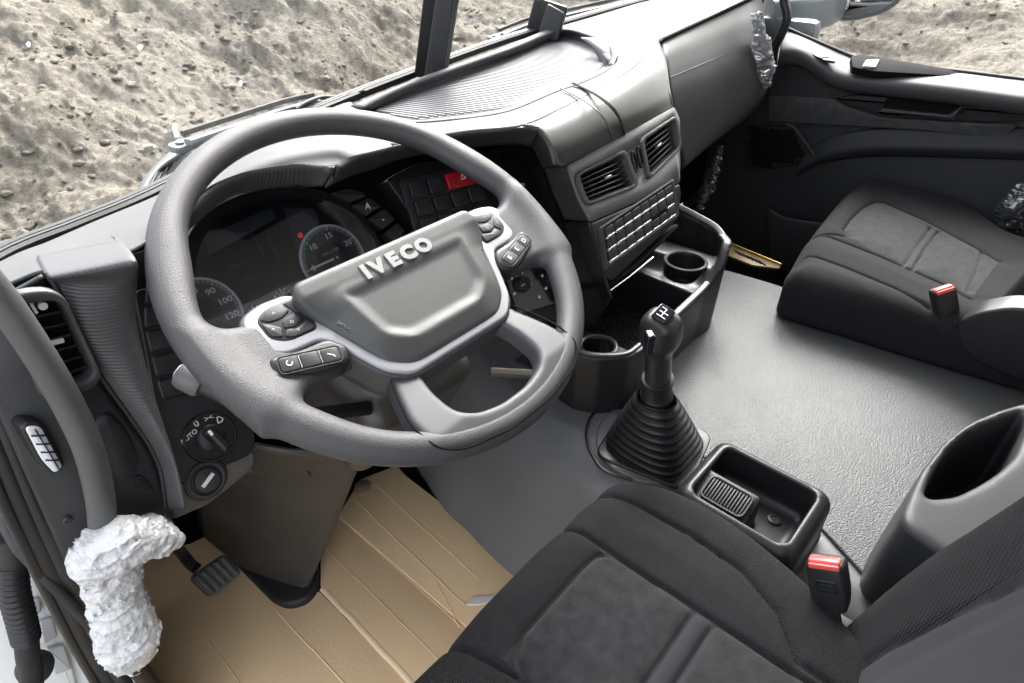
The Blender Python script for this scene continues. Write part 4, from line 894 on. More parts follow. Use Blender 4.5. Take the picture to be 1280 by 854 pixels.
# button fields on both spokes
for s in (-1, 1):
    m2 = lambda pts: [(s*a, b) for a, b in pts]
    bf = rpoly(m2([(.114, .008), (.148, .009), (.163, .002), (.163, -.022), (.150, -.032), (.118, -.034)]), .007, 4)
    fld = plate('button_field', FW, bf, .0, .0092, .001, black_m, sw)
    keys = [[(.116, .006), (.132, .006), (.126, -.010), (.118, -.010)], [(.134, .0065), (.150, .0065), (.160, .0), (.154, -.006), (.142, -.008), (.130, -.004)], [(.155, -.008), (.161, -.004), (.161, -.020), (.152, -.026), (.147, -.017)], [(.128, -.008), (.143, -.010), (.146, -.018), (.137, -.022), (.126, -.018)], [(.120, -.032), (.144, -.031), (.150, -.026), (.145, -.020), (.136, -.024), (.121, -.020)]]
    for j, kk in enumerate(keys):
        b_ = plate('button', FW, inset(rpoly(m2(kk), .0025, 3), .0002), .004, .0104, .0007, button_m, sw); cc = np.mean(m2(kk), 0)
        if j: text('symbol', ('', '^', '+', 'o', 'v')[j] if s < 0 else ('', '~', '/', 'c', '-')[j], FW.sub(cc[0], cc[1], .0104), 0, 0, .0075, dimwhite_m, b_, ext=.0003)
    pod = rpoly(m2([(.118, -.047), (.150, -.045), (.176, -.038), (.182, -.050), (.168, -.064), (.138, -.078), (.116, -.080), (.106, -.066)]), .009, 5)
    pd = plate('button_pod', FW, pod, -.012, .0120, .005, black_m, sw)
    pf = FW.sub(s*.146, -.0595, .0120, s*rad(17))
    rcs = rpoly([(-.030, -.0095), (.030, -.0095), (.030, .0095), (-.030, .0095)], .006, 4)
    ring('pod_groove', pf, rcs, inset(rcs, .0010), -.002, .0006, .0002, dashd_m, pd)
    for k in (-1, 0, 1):
        plate('button', pf, rpoly([(k*.0192-.0085, -.0075), (k*.0192+.0085, -.0075), (k*.0192+.0085, .0075), (k*.0192-.0085, .0075)], .003, 3), -.001, .0012, .0008, button_m, pd)
        if k < 1: frbox('divider', pf, k*.0192+.0096, 0, .0006, .0003, .0065, .0006, dimwhite_m, pd, 0)
        sy = {(-1, -1): 'C', (-1, 1): 'J', (1, -1): 'B', (1, 0): 'E', (1, 1): 'D'}.get((s, k))
        if sy: text('symbol', sy, pf, k*.0192, 0, .0085, white_m, pd, ext=.0016, rot=rad(60) if s < 0 else 0)

FW = FWp
# ================================================================ steering column with stalks
colm = thing('steering_column', (-.70, .32, 0), 'brownish grey steering column cover running down to the floor', 'steering column')
def shroud(X, Y, Z):
    a = s_box(X, Y-(-.035), Z+.10, (0, 0, 0), (.062+.0*Z, .058, .085), .02)
    b_ = s_box(X, Y-(-.05), Z+.20, (0, 0, 0), (.085, .075, .085), .025)
    return smin(a, b_, .02)
sdf_obj('upper_shroud', shroud, (-.1, -.14, -.30), (.1, .06, -.01), .004, colcov_m, colm, 2, frame=FW)
# slot plate on the shroud, seen through the lower spoke opening
plate('adjuster_slot', FR(P(425, 512, z=.66), (.8, -.5, -.1), (.5, .75, .35)), rpoly([(-.035, -.006), (.035, -.006), (.035, .006), (-.035, .006)], .005), -.01, .002, .001, deep_m, colm)
plate('adjuster_plate', FR(P(655, 466, z=.56), (.75, -.6, -.2), (.5, .6, .5)), rpoly([(-.05, -.005), (.04, -.005), (.04, .005), (-.05, .005)], .003), -.01, .002, .001, brown_m, colm)
# lower cover as a loft: nose edge facing the seat
def csec(L, N, R, zz):
    L, N = np.asarray(L, float), np.asarray(N, float); R = N+np.array([.035, .15, 0.0]); a = N+(L-N)*.14; b_ = N+(R-N)*.35
    return [L, (L+a)/2+np.array([-.012, -.01, 0]), a+np.array([-.004, -.006, 0]), N+(a-N)*.2+(b_-N)*.2, b_+np.array([.006, -.004, 0]), (R+b_)/2+np.array([.006, -.004, 0]), R]
rows = [csec(P(300, 548, y=.16), P(462, 552, z=.48), 0, 0),
        csec(P(262, 590, y=.34)*1, P(450, 594, z=.37), 0, 0),
        csec(P(252, 622, y=.42), P(432, 640, z=.26), 0, 0),
        csec(P(249, 640, y=.50), P(412, 686, z=.14), 0, 0),
        csec(P(252, 655, y=.53), P(396, 724, z=.05), 0, 0),
        csec(P(256, 668, y=.53), P(388, 744, z=.004), 0, 0)]
patch('lower_cover', rows, colcov_m, colm, .006, 50, 50)
sweep('cover_seam', cr([P(362, 555, z=.515), P(372, 572, z=.455), P(386, 592, z=.41)], 16)+np.array([0, -.004, .0]), .0016, seal_m, colm)
plate('floor_gaiter', FR((0, 0, 0), (1, 0, 0), (0, 1, 0)), rpoly([tuple(P(*q, z=.02)[:2]) for q in ((250, 660), (305, 714), (340, 750), (360, 758), (384, 751), (398, 733), (398, 700), (330, 640))], .02, 5), 0, .026, .008, seal_m, colm)
def stalk(px0, px1, h, r, m, lab):
    fr = FR(FW.pt(0, 0, h), FW.u, FW.v); a, b_ = fr.px(*px0), fr.px(*px1); A, B = fr.pt(*a), fr.pt(*b_); d = unit(A-B)
    s_ = sweep('stalk', [B, B*.6+A*.4, A-d*.022, A-d*.018], .0085, black_m, colm, scale=[.9, 1.0, 1.0, 1.0], label=lab)
    kf = FR(A-d*.026, np.cross(d, (0, 0, 1)), np.cross(np.cross(d, (0, 0, 1)), d)*-1)
    if kf.n@d < 0: kf = FR(kf.o, kf.u, -kf.v)
    lathe('stalk_knob', kf, [(.0115, 0), (.0135, .004), (.0135, .019), (.0120, .024), (.0085, .0255), (0, .0255)], m, s_, 28)
    return s_, kf
stm = mat('stalk_grey', (.085, .085, .088), .45, .2, 900)
st, kf = stalk((222, 466), (330, 520), -.055, .012, stm, 'wiper stalk with lighter grey knob')
text('symbol', '@', kf, 0, 0, .016, white_m, st, ext=.0262)

# ================================================================ clutch pedal
cp = thing('clutch_pedal', tuple(P(268, 745, z=.03)), 'worn black ribbed clutch pedal left of the column', 'pedal')
FPd = FR(P(269, 719, z=.12), (1, .12, 0), (0, .72, .70))
pc = FPd.pxs([(237, 722), (281, 691), (304, 716), (264, 748)])
wornr = mat('worn_rubber', (.075, .072, .07), .6, .6, 180, .5, 60)
pad_ = plate('pedal_pad', FPd, qrect(pc, 0, 0, 1, 1, .012), -.016, 0, .004, wornr, cp)
for k in range(5):
    plate('tread_bar', FPd, qrect(pc, .05+k*.185, .06, .05+k*.185+.13, .94, .005, 3), -.002, .005, .0025, wornr, pad_)
sweep('pedal_arm', cr([P(247, 712, z=.12), P(238, 705, z=.13), P(226, 690, z=.17), P(205, 662, z=.30)], 16), rpoly([(-.009, -.006), (.009, -.006), (.009, .006), (-.009, .006)], .003), black_m, cp)

# ================================================================ cardboard on the floor
def board_mat(name, col):
    m = mat(name, col, .82, .35, 160, .13, 4); t = m.node_tree; b = t.nodes['Principled BSDF']
    return m
card_m = board_mat('cardboard', (.78, .56, .33)); card2_m = board_mat('cardboard_dark', (.68, .48, .28)); card3_m = board_mat('cardboard_edge', (.82, .63, .41))
FF = FR((0, 0, 0), (1, 0, 0), (0, 1, 0))
def sheet(label, pts, h0, h1, m, creases, seed, amp=.002):
    o = np.array(FF.pxs(pts)); lo, hi = o.min(0), o.max(0)
    c = thing('cardboard_sheet', (*o.mean(0), h0), label, 'cardboard', 'cardboard laid on the floor')
    op = rpoly([tuple(q) for q in o], .004, 2)
    plate('sheet', FF, op, h0, h1, .0008, m, c)
    for (a, b_, w, kind) in creases:
        pa, pb = np.array(FF.px(*a)), np.array(FF.px(*b_)); n = 24; L = pa+(pb-pa)*np.linspace(0, 1, n)[:, None]
        L = np.c_[L+np.c_[vnoise(np.linspace(0, 9, n), seed), vnoise(np.linspace(0, 9, n), seed+7)]*.0012, np.full(n, h1)]
        sweep('crease', L, [(-w, -.001), (-w*.3, .0009 if kind else .0004), (w*.3, .0009 if kind else .0004), (w, -.001)], card3_m if w > .005 else m, c, smooth=20)
    return c
sheet('broad tan cardboard sheet under the clutch pedal', [(165, 708), (205, 690), (240, 682), (268, 668), (300, 700), (350, 748), (400, 742), (520, 864), (640, 1000), (420, 1300), (200, 900)], .003, .007, card_m,
    [((344, 763), (440, 866), .003, 1), ((239, 770), (312, 872), .0025, 1)], 1)
sheet('darker tan cardboard strip folded beside the column foot', [(402, 738), (402, 690), (424, 648), (470, 680), (620, 820), (700, 960), (640, 1000), (520, 864)], .006, .011, card2_m,
    [((404, 738), (520, 862), .007, 1), ((409, 690), (560, 840), .0016, 1), ((425, 650), (590, 800), .0016, 1)], 2)
sheet('pale tan cardboard sheet against the engine tunnel', [(424, 650), (452, 604), (497, 587), (508, 600), (560, 640), (640, 720), (720, 830), (620, 820), (470, 690)], .009, .0145, card_m,
    [((470, 610), (600, 730), .0022, 1), ((445, 630), (582, 762), .0022, 1), ((520, 650), (590, 706), .001, 0), ((540, 720), (575, 790), .0012, 1)], 3)
tp = plate('tape_scrap', FF, rpoly(FF.pxs([(583, 762), (592, 752), (618, 750), (622, 756), (600, 762)]), .003, 2), .0145, .0165, .0005, mat('clear_tape', (.75, .70, .68), .12), None); tag(tp, 'shiny scrap of tape stuck on the cardboard beside the seat', 'tape')
pg_ = lathe('rubber_plug', FR(P(453, 609, z=.02), (1, 0, 0), (0, 1, .15)), [(.019, -.01), (.0185, .002), (.016, .004), (0, .0045)], mat('plug_brown', (.21, .155, .11), .6), None, 28); tag(pg_, 'round brown rubber plug on the cardboard beside the column', 'plug')

# ================================================================ engine tunnel
tn = thing('engine_tunnel', (.05, -.3, 0), 'grey rubber covered engine tunnel between the seats', 'engine tunnel')
prof = [(-.425, 0.0), (-.415, .05), (-.385, .15), (-.355, .24), (-.33, .295), (-.295, .322), (-.25, .33), (-.1, .33), (.1, .33), (.30, .33), (.42, .328), (.455, .315), (.475, .27), (.49, .15), (.50, 0)]
ys = [.62, .5, .36, .2, .05, -.1, -.25, -.4, -.6, -.8, -1.1]
rows = []
for y in ys:
    r_ = []
    for x, z in prof:
        f = np.clip((y-.10)/.35, 0, 1); xx = x+(.10*f if x < 0 else -.06*f)*(1-z*.5)
        if x < -.3 and y < 0: xx = x+.004*math.sin(y*17)
        r_.append((xx, y, z*(1+.35*f*f)))
    rows.append(r_)
def folds(G):
    w = np.clip((-.30-G[..., 0])/.06, 0, 1); s = vnoise(G[..., 1]*9, G[..., 2]*3, 0, 4); G[..., 0] += w*.016*s; return G
patch('tunnel_cover', rows, rubber_m, tn, .008, 90, 80, fn=folds)
mo = rpoly([(-.215, .30), (.30, .30, .02), (.395, .10, .08), (.44, .03, .08), (.452, -.10), (.452, -1.08), (-.30, -1.08), (-.30, -.60), (-.20, -.42), (-.20, -.26)], .02, 6)
plate('tunnel_mat', FR((0, 0, .33), (1, 0, 0), (0, 1, 0)), mo, -.004, .0065, .004, tunnel_m, tn, label='grained light grey mat on the tunnel top')
# raised ring round the gear lever
gb = P(818, 556, z=.335)
sweep('mat_bead', cr([P(790, 600, z=.333), P(755, 588, z=.333), P(738, 565, z=.333), P(733, 543, z=.333), P(737, 524, z=.333), P(746, 512, z=.333)], 30), .0028, boot_m, tn)
plate('lever_plinth', FR((gb[0]+.01, gb[1]+.01, .328), (1, 0, 0), (0, 1, 0)), circ((0, 0), .098, 40, 1.05), 0, .005, .003, rubber_m, tn)

# ================================================================ gear lever
gl = thing('gear_lever', (gb[0], gb[1], .335), 'black gear lever with shift pattern knob and bellows boot', 'gear lever')
kt = P(826, 388, y=gb[1]-.006); ax = unit(kt-gb); Lg = np.linalg.norm(kt-gb)
def lvl(s): return gb+ax*Lg*s
V = []; nS = 40; rings_ = []
nb = 9
hb = .42                                           # boot share of the height
for k in range(nb*10+1):
    s = k/(nb*10); w = abs(math.cos(s*nb*math.pi))
    base = .030+.044*(1-s)**.8
    r_ = base*(.84+.16*w); h_ = s*hb*Lg*.98; pw = 2+1.6*(1-s)**1.2
    for q in range(nS):
        a = 2*math.pi*q/nS+.2; rr_ = r_/((abs(math.cos(a))**pw+abs(math.sin(a))**pw)**(1/pw)); c = gb+ax*h_
        V.append(c+np.array([rr_*1.0*math.cos(a), rr_*1.08*math.sin(a), 0]))
boot = mesh_obj('boot', V, grid_faces(nb*10+1, nS, cv=True), boot_m, gl, 60)
plate('boot_base', FR((gb[0], gb[1], .331), (math.cos(.2), math.sin(.2), 0), (-math.sin(.2), math.cos(.2), 0)), rpoly([(-.078, -.084), (.078, -.084), (.078, .084), (-.078, .084)], .03, 6), 0, .007, .003, boot_m, gl)
GF = FR(gb, unit(np.cross(ax, (0, 1, 0))) * -1, (0, 1, 0)); 
GF = FR(gb, (1, 0, 0), (0, 1, 0)); GF.n = ax; GF.u = unit(np.array([1, 0, 0])-ax*ax[0]); GF.v = np.cross(GF.n, GF.u)
lathe('collar', GF, [(.024, Lg*.40), (.026, Lg*.41), (.0265, Lg*.44), (.024, Lg*.45), (.0235, Lg*.52), (.025, Lg*.525), (.025, Lg*.555), (.021, Lg*.56)], black_m, gl, 32)
def knob(X, Y, Z):
    z1, z2 = Lg*.54, Lg
    a = s_cap(X, Y, Z, (0, 0, z1), (0, 0, Lg*.86), .0205, .0200); b_ = s_box(X, Y, Z, (0, -.002, Lg*.885), (.0245, .0275, .030), .019)
    d = smin(a, b_, .022); d = smax(d, Z-(Lg*.985+Y*.25), .008); return np.maximum(d, z1-Z)
sdf_obj('knob', knob, (-.04, -.05, Lg*.50), (.04, .05, Lg*1.1), .0022, mat('knob_black', (.024, .024, .026), .33, .3, 700), gl, 2, frame=GF)
KF = FR(GF.pt(.001, -.004, Lg*.984), GF.u, unit(GF.v+.25*GF.n))
kp = plate('shift_plate', KF, rpoly([(-.014, -.012), (.014, -.012), (.014, .012), (-.014, .012)], .004, 4), -.004, .0015, .001, gloss_m, gl)
for u_, v_, a, b_ in ((-.008, 0, .0006, .007), (0, 0, .0006, .007), (.008, .003, .0006, .004), (0, 0, .0085, .0006)): frbox('shift_line', KF, u_, v_, .0016, a, b_, .0004, white_m, kp, 0)
fs = FR(P(813, 432, y=gb[1]-.03), (.75, -.66, 0), (0, 0, 1)); plate('range_switch', fs, rpoly([(-.0055, -.016), (.0055, -.016), (.0055, .016), (-.0055, .016)], .003, 3), -.012, .003, .002, gloss_m, gl)

# ================================================================ ashtray-like storage box behind the lever
sb0 = P(942, 618, z=.42)
stb = thing('storage_box', (sb0[0], sb0[1], .335), 'black open storage box with ribbed ashtray lid on the tunnel', 'storage box')
BX = FR((sb0[0], sb0[1], .335), (1, -.02, 0), (.02, 1, 0))
def fbox(X, Y, Z):
    g = (Z)*.10; o = s_box(X*(1+g*1.2), Y*(1+g*1.0), Z, (0, 0, .03), (.081, .092, .062), .024); o = np.maximum(o, -.002-Z)
    inn = s_box(X, Y, Z, (0, 0, .09), (.060, .070, .062), .016); d = smax(o, -inn, .007)
    ins = s_box(X, Y, Z-.25*X, (-.030, .030, .05), (.036, .043, .034), .008); ins = np.maximum(ins, inn-.002)
    return smin(d, ins, .003)
sdf_obj('box_body', fbox, (-.10, -.11, -.005), (.10, .11, .10), .0024, black_m, stb, 2, frame=BX)
gf = BX.sub(-.026, .028, .0815); gf = FR(gf.o, unit(gf.u+.25*gf.n), gf.v)
oo = rpoly([(-.022, -.034), (.022, -.034), (.022, .034), (-.022, .034)], .011, 6)
lid = ring('ashtray_lid', gf, oo, inset(oo, .0035), -.006, .0015, .001, dashd_m, stb)
plate('lid_face', gf, inset(oo, .003), -.006, -.0018, 0, deep_m, lid)
for k in range(13): frbox('lid_rib', gf, 0, -.0275+k*.00458, -.0012, .0175, .0013, .0016, dashd_m, lid, .0006)
lathe('fixing_screw', BX.sub(.028, -.032, .0285), [(.010, 0), (.0095, .003), (.006, .004), (.0055, .002), (0, .002)], dashd_m, stb, 20)
plate('base_flange', BX, rpoly([(-.082, -.094), (.082, -.094), (.082, .094), (-.082, .094)], .024, 6), .0, .012, .004, boot_m, stb)
# ================================================================ seats
def split_sdf(f, lo, hi, h, parent, region, names, iters=2, frame=None):
    V, F = snets(f, lo, hi, h)
    E = np.concatenate([F[:, [0, 1]], F[:, [1, 2]], F[:, [2, 3]], F[:, [3, 0]]]); n = len(V)
    for _ in range(iters):
        a = np.zeros_like(V); k = np.zeros(n)
        for i, j in ((0, 1), (1, 0)): np.add.at(a, E[:, i], V[E[:, j]]); np.add.at(k, E[:, i], 1)
        V = .5*V+.5*a/k[:, None]
    c = V[F].mean(1); r = region(c)
    if frame is not None: V = frame.o+V[:, :1]*frame.u+V[:, 1:2]*frame.v+V[:, 2:]*frame.n
    for i, (nm, m) in enumerate(names):
        ff = F[r == i]
        if not len(ff): continue
        ids, inv = np.unique(ff, return_inverse=True); mesh_obj(nm, V[ids], inv.reshape(ff.shape).tolist(), m, parent, 180)
def path_d(X, Y, pts):
    d = np.full(X.shape, 1e9); p = np.asarray(pts, float)
    for a, b in zip(p[:-1], p[1:]):
        e = b-a; t_ = np.clip(((X-a[0])*e[0]+(Y-a[1])*e[1])/(e@e), 0, 1); d = np.minimum(d, np.hypot(X-a[0]-e[0]*t_, Y-a[1]-e[1]*t_))
    return d
def cushion(parent, outline, zt, zb, seams, region, lo, hi, panel, tilt=0.0, rtop=.045, ztf=None, gd=.0055):
    def f(X, Y, Z):
        d2 = s_poly(X, Y, outline); ds = np.full(X.shape, 1e9)
        for s in seams: ds = np.minimum(ds, path_d(X, Y, s))
        top_ = zt+tilt*(Y+.2)+.010*np.clip(ds/.05, 0, 1)**.6-.006
        if ztf is not None: top_ = top_+ztf(X, Y)
        top_ = top_-gd*np.exp(-(ds/.0034)**2)
        e0, e1 = d2+rtop, Z-top_+rtop
        s_ = np.minimum(np.maximum(e0, e1), 0)+np.hypot(np.maximum(e0, 0), np.maximum(e1, 0))-rtop
        return smax(s_, zb-Z, .02)
    split_sdf(f, lo, hi, .0032, parent, region, [('bolster', seat_m), ('centre_panel', velour_m), ('cross_band', seatgrey_m), ('side_skirt', seatside_m)])
drv = thing('driver_seat', (-.62, -.5, 0), 'dark grey fabric driver seat with a velour centre panel', 'seat')
dol = rpoly([(-.86, -.20, .05), (-.62, -.193, .2), (-.425, -.20, .04), (-.388, -.29, .06), (-.392, -.38, .06), (-.418, -.48, .06), (-.45, -.54, .05), (-.46, -.82, .02), (-.84, -.82, .02)], .05, 6)
pnl = [(-.738, -.80), (-.738, -.30), (-.725, -.275), (-.70, -.262), (-.585, -.262), (-.562, -.266), (-.551, -.278), (-.549, -.30), (-.549, -.80)]
seam_d = [pnl, [(-.549, -.30), (-.546, -.185)], [(-.738, -.30), (-.764, -.185)], [(-.738, -.393), (-.549, -.393)], [(-.738, -.417), (-.549, -.417)], [(-.475, -.19), (-.462, -.26), (-.459, -.34), (-.467, -.411), (-.493, -.467), (-.535, -.505), (-.535, -.6)]]
def reg_d(c):
    r = np.zeros(len(c), int); x, y, z = c.T; up = z > .43
    r[(x > -.738) & (x < -.549) & (y < -.264) & up] = 1; r[(x > -.738) & (x < -.549) & (y < -.393) & (y > -.417) & up] = 2
    r[z < .395] = 3; return r
cushion(drv, dol, .462, .345, seam_d, reg_d, (-.87, -.84, .33), (-.37, -.175, .50), None, tilt=-.02)
box('seat_base', (-.62, -.55, .17), (.17, .22, .17), black_m, drv, .02)
FBk = FR((-.63, -.545, .42), (1, 0, 0), (0, -.24, 1))       # normal points backwards
def fback(X, Y, Z):
    d2 = s_poly(X, Y, rpoly([(-.20, -.05, .05), (.205, -.05, .05), (.225, .12, .1), (.225, .42, .1), (.17, .58, .08), (-.17, .58, .08), (-.22, .42, .1), (-.22, .12, .1)], .06, 6))
    ds = np.minimum(path_d(X, Y, [(.13, -.05), (.135, .1), (.12, .3), (.10, .5)]), path_d(X, Y, [(-.13, -.05), (-.135, .1), (-.12, .3), (-.10, .5)]))
    fz = .008-.030*np.clip((np.abs(X)-.10)/.10, 0, 1)*np.clip(1.2-Y*1.2, 0, 1)+.005*np.exp(-(ds/.004)**2)-.006*np.clip(ds/.04, 0, 1)
    e0, e1 = d2+.045, fz-Z+.045; s_ = np.minimum(np.maximum(e0, e1), 0)+np.hypot(np.maximum(e0, 0), np.maximum(e1, 0))-.045
    return smax(s_, Z-.13, .03)
split_sdf(fback, (-.24, -.07, -.05), (.24, .60, .15), .004, drv, lambda c: np.where(np.abs(c[:, 0]) > .13, 0, 1), [('backrest_bolster', seat_m), ('backrest_panel', seatgrey_m)], frame=FBk)
box('seat_side_cover', (-.415, -.62, .36), (.02, .10, .035), black_m, drv, .01)

pas = thing('passenger_seat', (.65, -.45, 0), 'dark fabric passenger seat beside the far door', 'seat')
PZ = .46
pol = rpoly([tuple(P(*q, z=PZ-.015)[:2]) for q in ((980, 345), (1008, 298), (1054, 242), (1078, 226), (1100, 222), (1150, 232), (1215, 258))]+[(.86, -.50), (.82, -.72), (.37, -.72), tuple(P(1195, 405, z=PZ-.015)[:2])], .03, 5)
sA = [tuple(P(*q, z=PZ)[:2]) for q in ((1019, 287), (1100, 318), (1182, 354), (1215, 372))]
sB = [tuple(P(*q, z=PZ)[:2]) for q in ((1105, 251), (1160, 275), (1225, 310), (1250, 325))]
sC = [tuple(P(*q, z=PZ)[:2]) for q in ((1060, 294), (1056, 285), (1066, 270), (1082, 256), (1092, 251), (1105, 251))]
sD = [tuple(P(*q, z=PZ)[:2]) for q in ((1130, 330), (1146, 306), (1163, 283))]
sE = [tuple(P(*q, z=PZ)[:2]) for q in ((1142, 335), (1157, 310), (1173, 288))]
sF = [tuple(P(*q, z=PZ)[:2]) for q in ((1000, 320), (1010, 315), (1060, 333), (1120, 358), (1165, 380))]
sG = [tuple(P(*q, z=PZ)[:2]) for q in ((1210, 362), (1222, 335), (1228, 312))]
panelp = np.array(sC[::-1]+[sA[0]]*0+sA[1:]+sB[::-1][:-1])
pp_ = np.array(sC+sB[1:]+sA[::-1][:-1]); bandp = np.array([sD[0], sD[2], sE[2], sE[0]])
def reg_p(c):
    r = np.zeros(len(c), int); x, y, z = c.T; up = z > PZ-.035
    r[(s_poly(x, y, pp_) < 0) & up] = 1; r[(s_poly(x, y, bandp) < 0) & up] = 2; r[(z < PZ-.045)] = 3
    return r
cushion(pas, pol, PZ, .335, [sA, sB, sC, sD, sE, sF, sG, [sA[0], sC[0]]], reg_p, (.27, -.74, .315), (.98, -.08, .51), None, rtop=.05, gd=.006)
box('seat_base', (.68, -.45, .17), (.20, .24, .17), deep_m, pas, .02)
FBp = FR((.655, -.535, .38), (1, 0, 0), (0, -.22, 1))
split_sdf(fback, (-.24, -.07, -.05), (.24, .60, .15), .006, pas, lambda c: np.where(np.abs(c[:, 0]) > .13, 0, 1), [('backrest_bolster', seat_m), ('backrest_panel', velour_m)], frame=FBp)
# grey plastic cover at the seat hinge
FHn = FR(P(1240, 440, x=.345), (0, -1, 0), (0, 0, 1))
hc = plate('hinge_cover', FHn, rpoly(FHn.pxs([(1196, 402), (1225, 388), (1262, 382), (1310, 386), (1330, 470), (1280, 476), (1225, 452), (1200, 432)]), .015, 5), -.05, .008, .006, black_m, pas)
sweep('recliner_lever', cr([P(1150, 408, x=.36), P(1165, 415, x=.355), P(1182, 410, x=.35), P(1196, 402, x=.35)], 16), .006, dashd_m, pas)

# ================================================================ seat belt buckles
def buckle(label, top_, bot, w, d, facing, press=False):
    top_, bot = np.asarray(top_), np.asarray(bot); v = unit(top_-bot); L = np.linalg.norm(top_-bot); u_ = unit(np.cross(v, facing)); e = thing('seat_belt_buckle', tuple(bot), label, 'buckle')
    fr = FR(bot, u_, v)
    if fr.n@np.asarray(facing) < 0: fr = FR(bot, -u_, v)
    plate('housing', fr, rpoly([(-w*.42, 0), (w*.42, 0), (w*.5, L*.35), (w*.5, L), (-w*.5, L), (-w*.5, L*.35)], .006, 4), -d, 0, .004, black_m, e)
    plate('back_half', fr, rpoly([(-w*.42, 0.001), (w*.42, 0.001), (w*.49, L*.35), (w*.49, L*.99), (-w*.49, L*.99), (-w*.49, L*.35)], .006, 4), -d*1.12, -d*.9, 0, black_m, e)
    tf = FR(top_+0*v, fr.u, -fr.n); tf = FR(top_, fr.u, np.cross(v, fr.u))
    if tf.n@v < 0: tf = FR(top_, fr.u, -np.cross(v, fr.u))
    s_ = 1 if tf.v@fr.n > 0 else -1
    plate('release_button', tf, rpoly([(-w*.41, -s_*d*.12), (w*.41, -s_*d*.12), (w*.41, -s_*d*.72), (-w*.41, -s_*d*.72)], .002, 3), -.006, .003, .0018, redbtn_m, e)
    plate('button_face', fr, rpoly([(-w*.40, L*.90), (w*.40, L*.90), (w*.40, L*.995), (-w*.40, L*.995)], .002, 3), -.004, .0012, .0008, redbtn_m, e)
    if press:
        q = plate('release_mark', fr, rpoly([(-w*.28, L*.42), (w*.28, L*.42), (w*.28, L*.66), (-w*.28, L*.66)], .002, 3), -.002, .0008, .0003, gloss_m, e); text('lettering', 'PRESS', fr, 0, L*.57, w*.13, dashd_m, q, ext=.0014); text('lettering', 'RELEASE', fr, 0, L*.49, w*.11, dashd_m, q, ext=.0014)
    sweep('stem', [bot+v*.004, bot-v*L*.35], rpoly([(-w*.26, -.004), (w*.26, -.004), (w*.26, .004), (-w*.26, .004)], .002, 2), black_m, e, up=tuple(fr.n)); return e
tb = P(1029, 706, z=.515); buckle('black seat belt buckle with red button beside the driver seat', tb, P(1038, 766, x=tb[0]-.012), .040, .022, unit(CAM-tb)*np.array([1, 1, .25]), True)
t2 = P(1182, 362, x=.35); buckle('black seat belt buckle with red button beside the passenger seat', t2, P(1190, 402, x=.352), .040, .022, unit(np.array([-.75, -.6, .2])))
for a in ((1050, 792), ): box('belt_anchor', P(1065, 790, z=.40), (.012, .05, .006), black_m, drv, .003)

# ================================================================ storage bin between the seats
bn = thing('storage_bin', (-.1, -.63, .335), 'dark grey scoop shaped bin with pale rim standing on the tunnel mat', 'bin')
bo = np.array([tuple(P(*q, z=.49)[:2]) for q in ((1126, 652), (1134, 622), (1152, 588), (1178, 556), (1205, 536), (1245, 521), (1300, 506))]+[(.16, -.80), (-.25, -.80), (-.31, -.60)])
bi = np.array([tuple(P(*q, z=.485)[:2]) for q in ((1152, 628), (1160, 600), (1182, 566), (1208, 546), (1240, 536), (1270, 527), (1276, 540), (1262, 580), (1243, 598), (1220, 612), (1190, 626))])
def fbin(X, Y, Z):
    top_ = .49+.02*np.clip((X+.3)/.3, 0, 1); d2 = s_poly(X, Y, rpoly(bo, .02, 4))-(.49-Z)*.04; e0, e1 = d2+.010, Z-top_+.010
    o = np.minimum(np.maximum(e0, e1), 0)+np.hypot(np.maximum(e0, 0), np.maximum(e1, 0))-.010; o = np.maximum(o, .335-Z)
    return smax(o, -np.maximum(s_poly(X, Y, rpoly(bi, .015, 4))+(.49-Z)*.05, .36-Z), .010)
def reg_b(c): return np.where((c[:, 2] > .478) & (s_poly(c[:, 0], c[:, 1], bi) > -.004), 1, 0)
split_sdf(fbin, (-.36, -.84, .325), (.24, -.50, .53), .0038, bn, reg_b, [('bin_body', dashd_m), ('bin_rim', mat('bin_rim_grey', (.034, .035, .037), .52, .3, 800))])

# ================================================================ passenger door
dr = thing('passenger_door', (1.05, -.35, 0), 'dark grey passenger door with brushed trim, armrest and speaker grille', 'door')
FDr = FR((1.03, 0, 0), (0, -1, 0), (0, 0, 1))
plate('door_panel', FDr, rpoly([(-.45, -.04), (1.15, -.04), (1.15, .73), (-.1, .73), (-.45, .69)], .02), -.05, 0, .005, door_m, dr)
sill = [P(980, 34, x=1.06), P(1002, 44, x=1.06), P(1030, 56, x=1.06), P(1058, 68, x=1.06), P(1082, 77, x=1.06), P(1130, 82, x=1.06), P(1200, 90, x=1.06), P(1280, 100, x=1.06), P(1400, 112, x=1.06)]
inn = [P(974, 66, x=.985), P(1000, 66, x=.98), P(1026, 82, x=.975), P(1045, 93, x=.972), P(1075, 99, x=.97), P(1130, 105, x=.968), P(1200, 113, x=.966), P(1280, 124, x=.965), P(1400, 138, x=.965)]
low_ = [q+np.array([.012, 0, -.035]) for q in inn]; low2 = [np.array([1.03, q[1], q[2]-.045]) for q in inn]
patch('window_rail', [[q+np.array([.0, 0, -.02]) for q in sill], sill, [a*.5+b_*.5+np.array([0, 0, .006]) for a, b_ in zip(sill, inn)], inn, low_, low2], doorl_m, dr, .004, 30, 60, smooth=60)
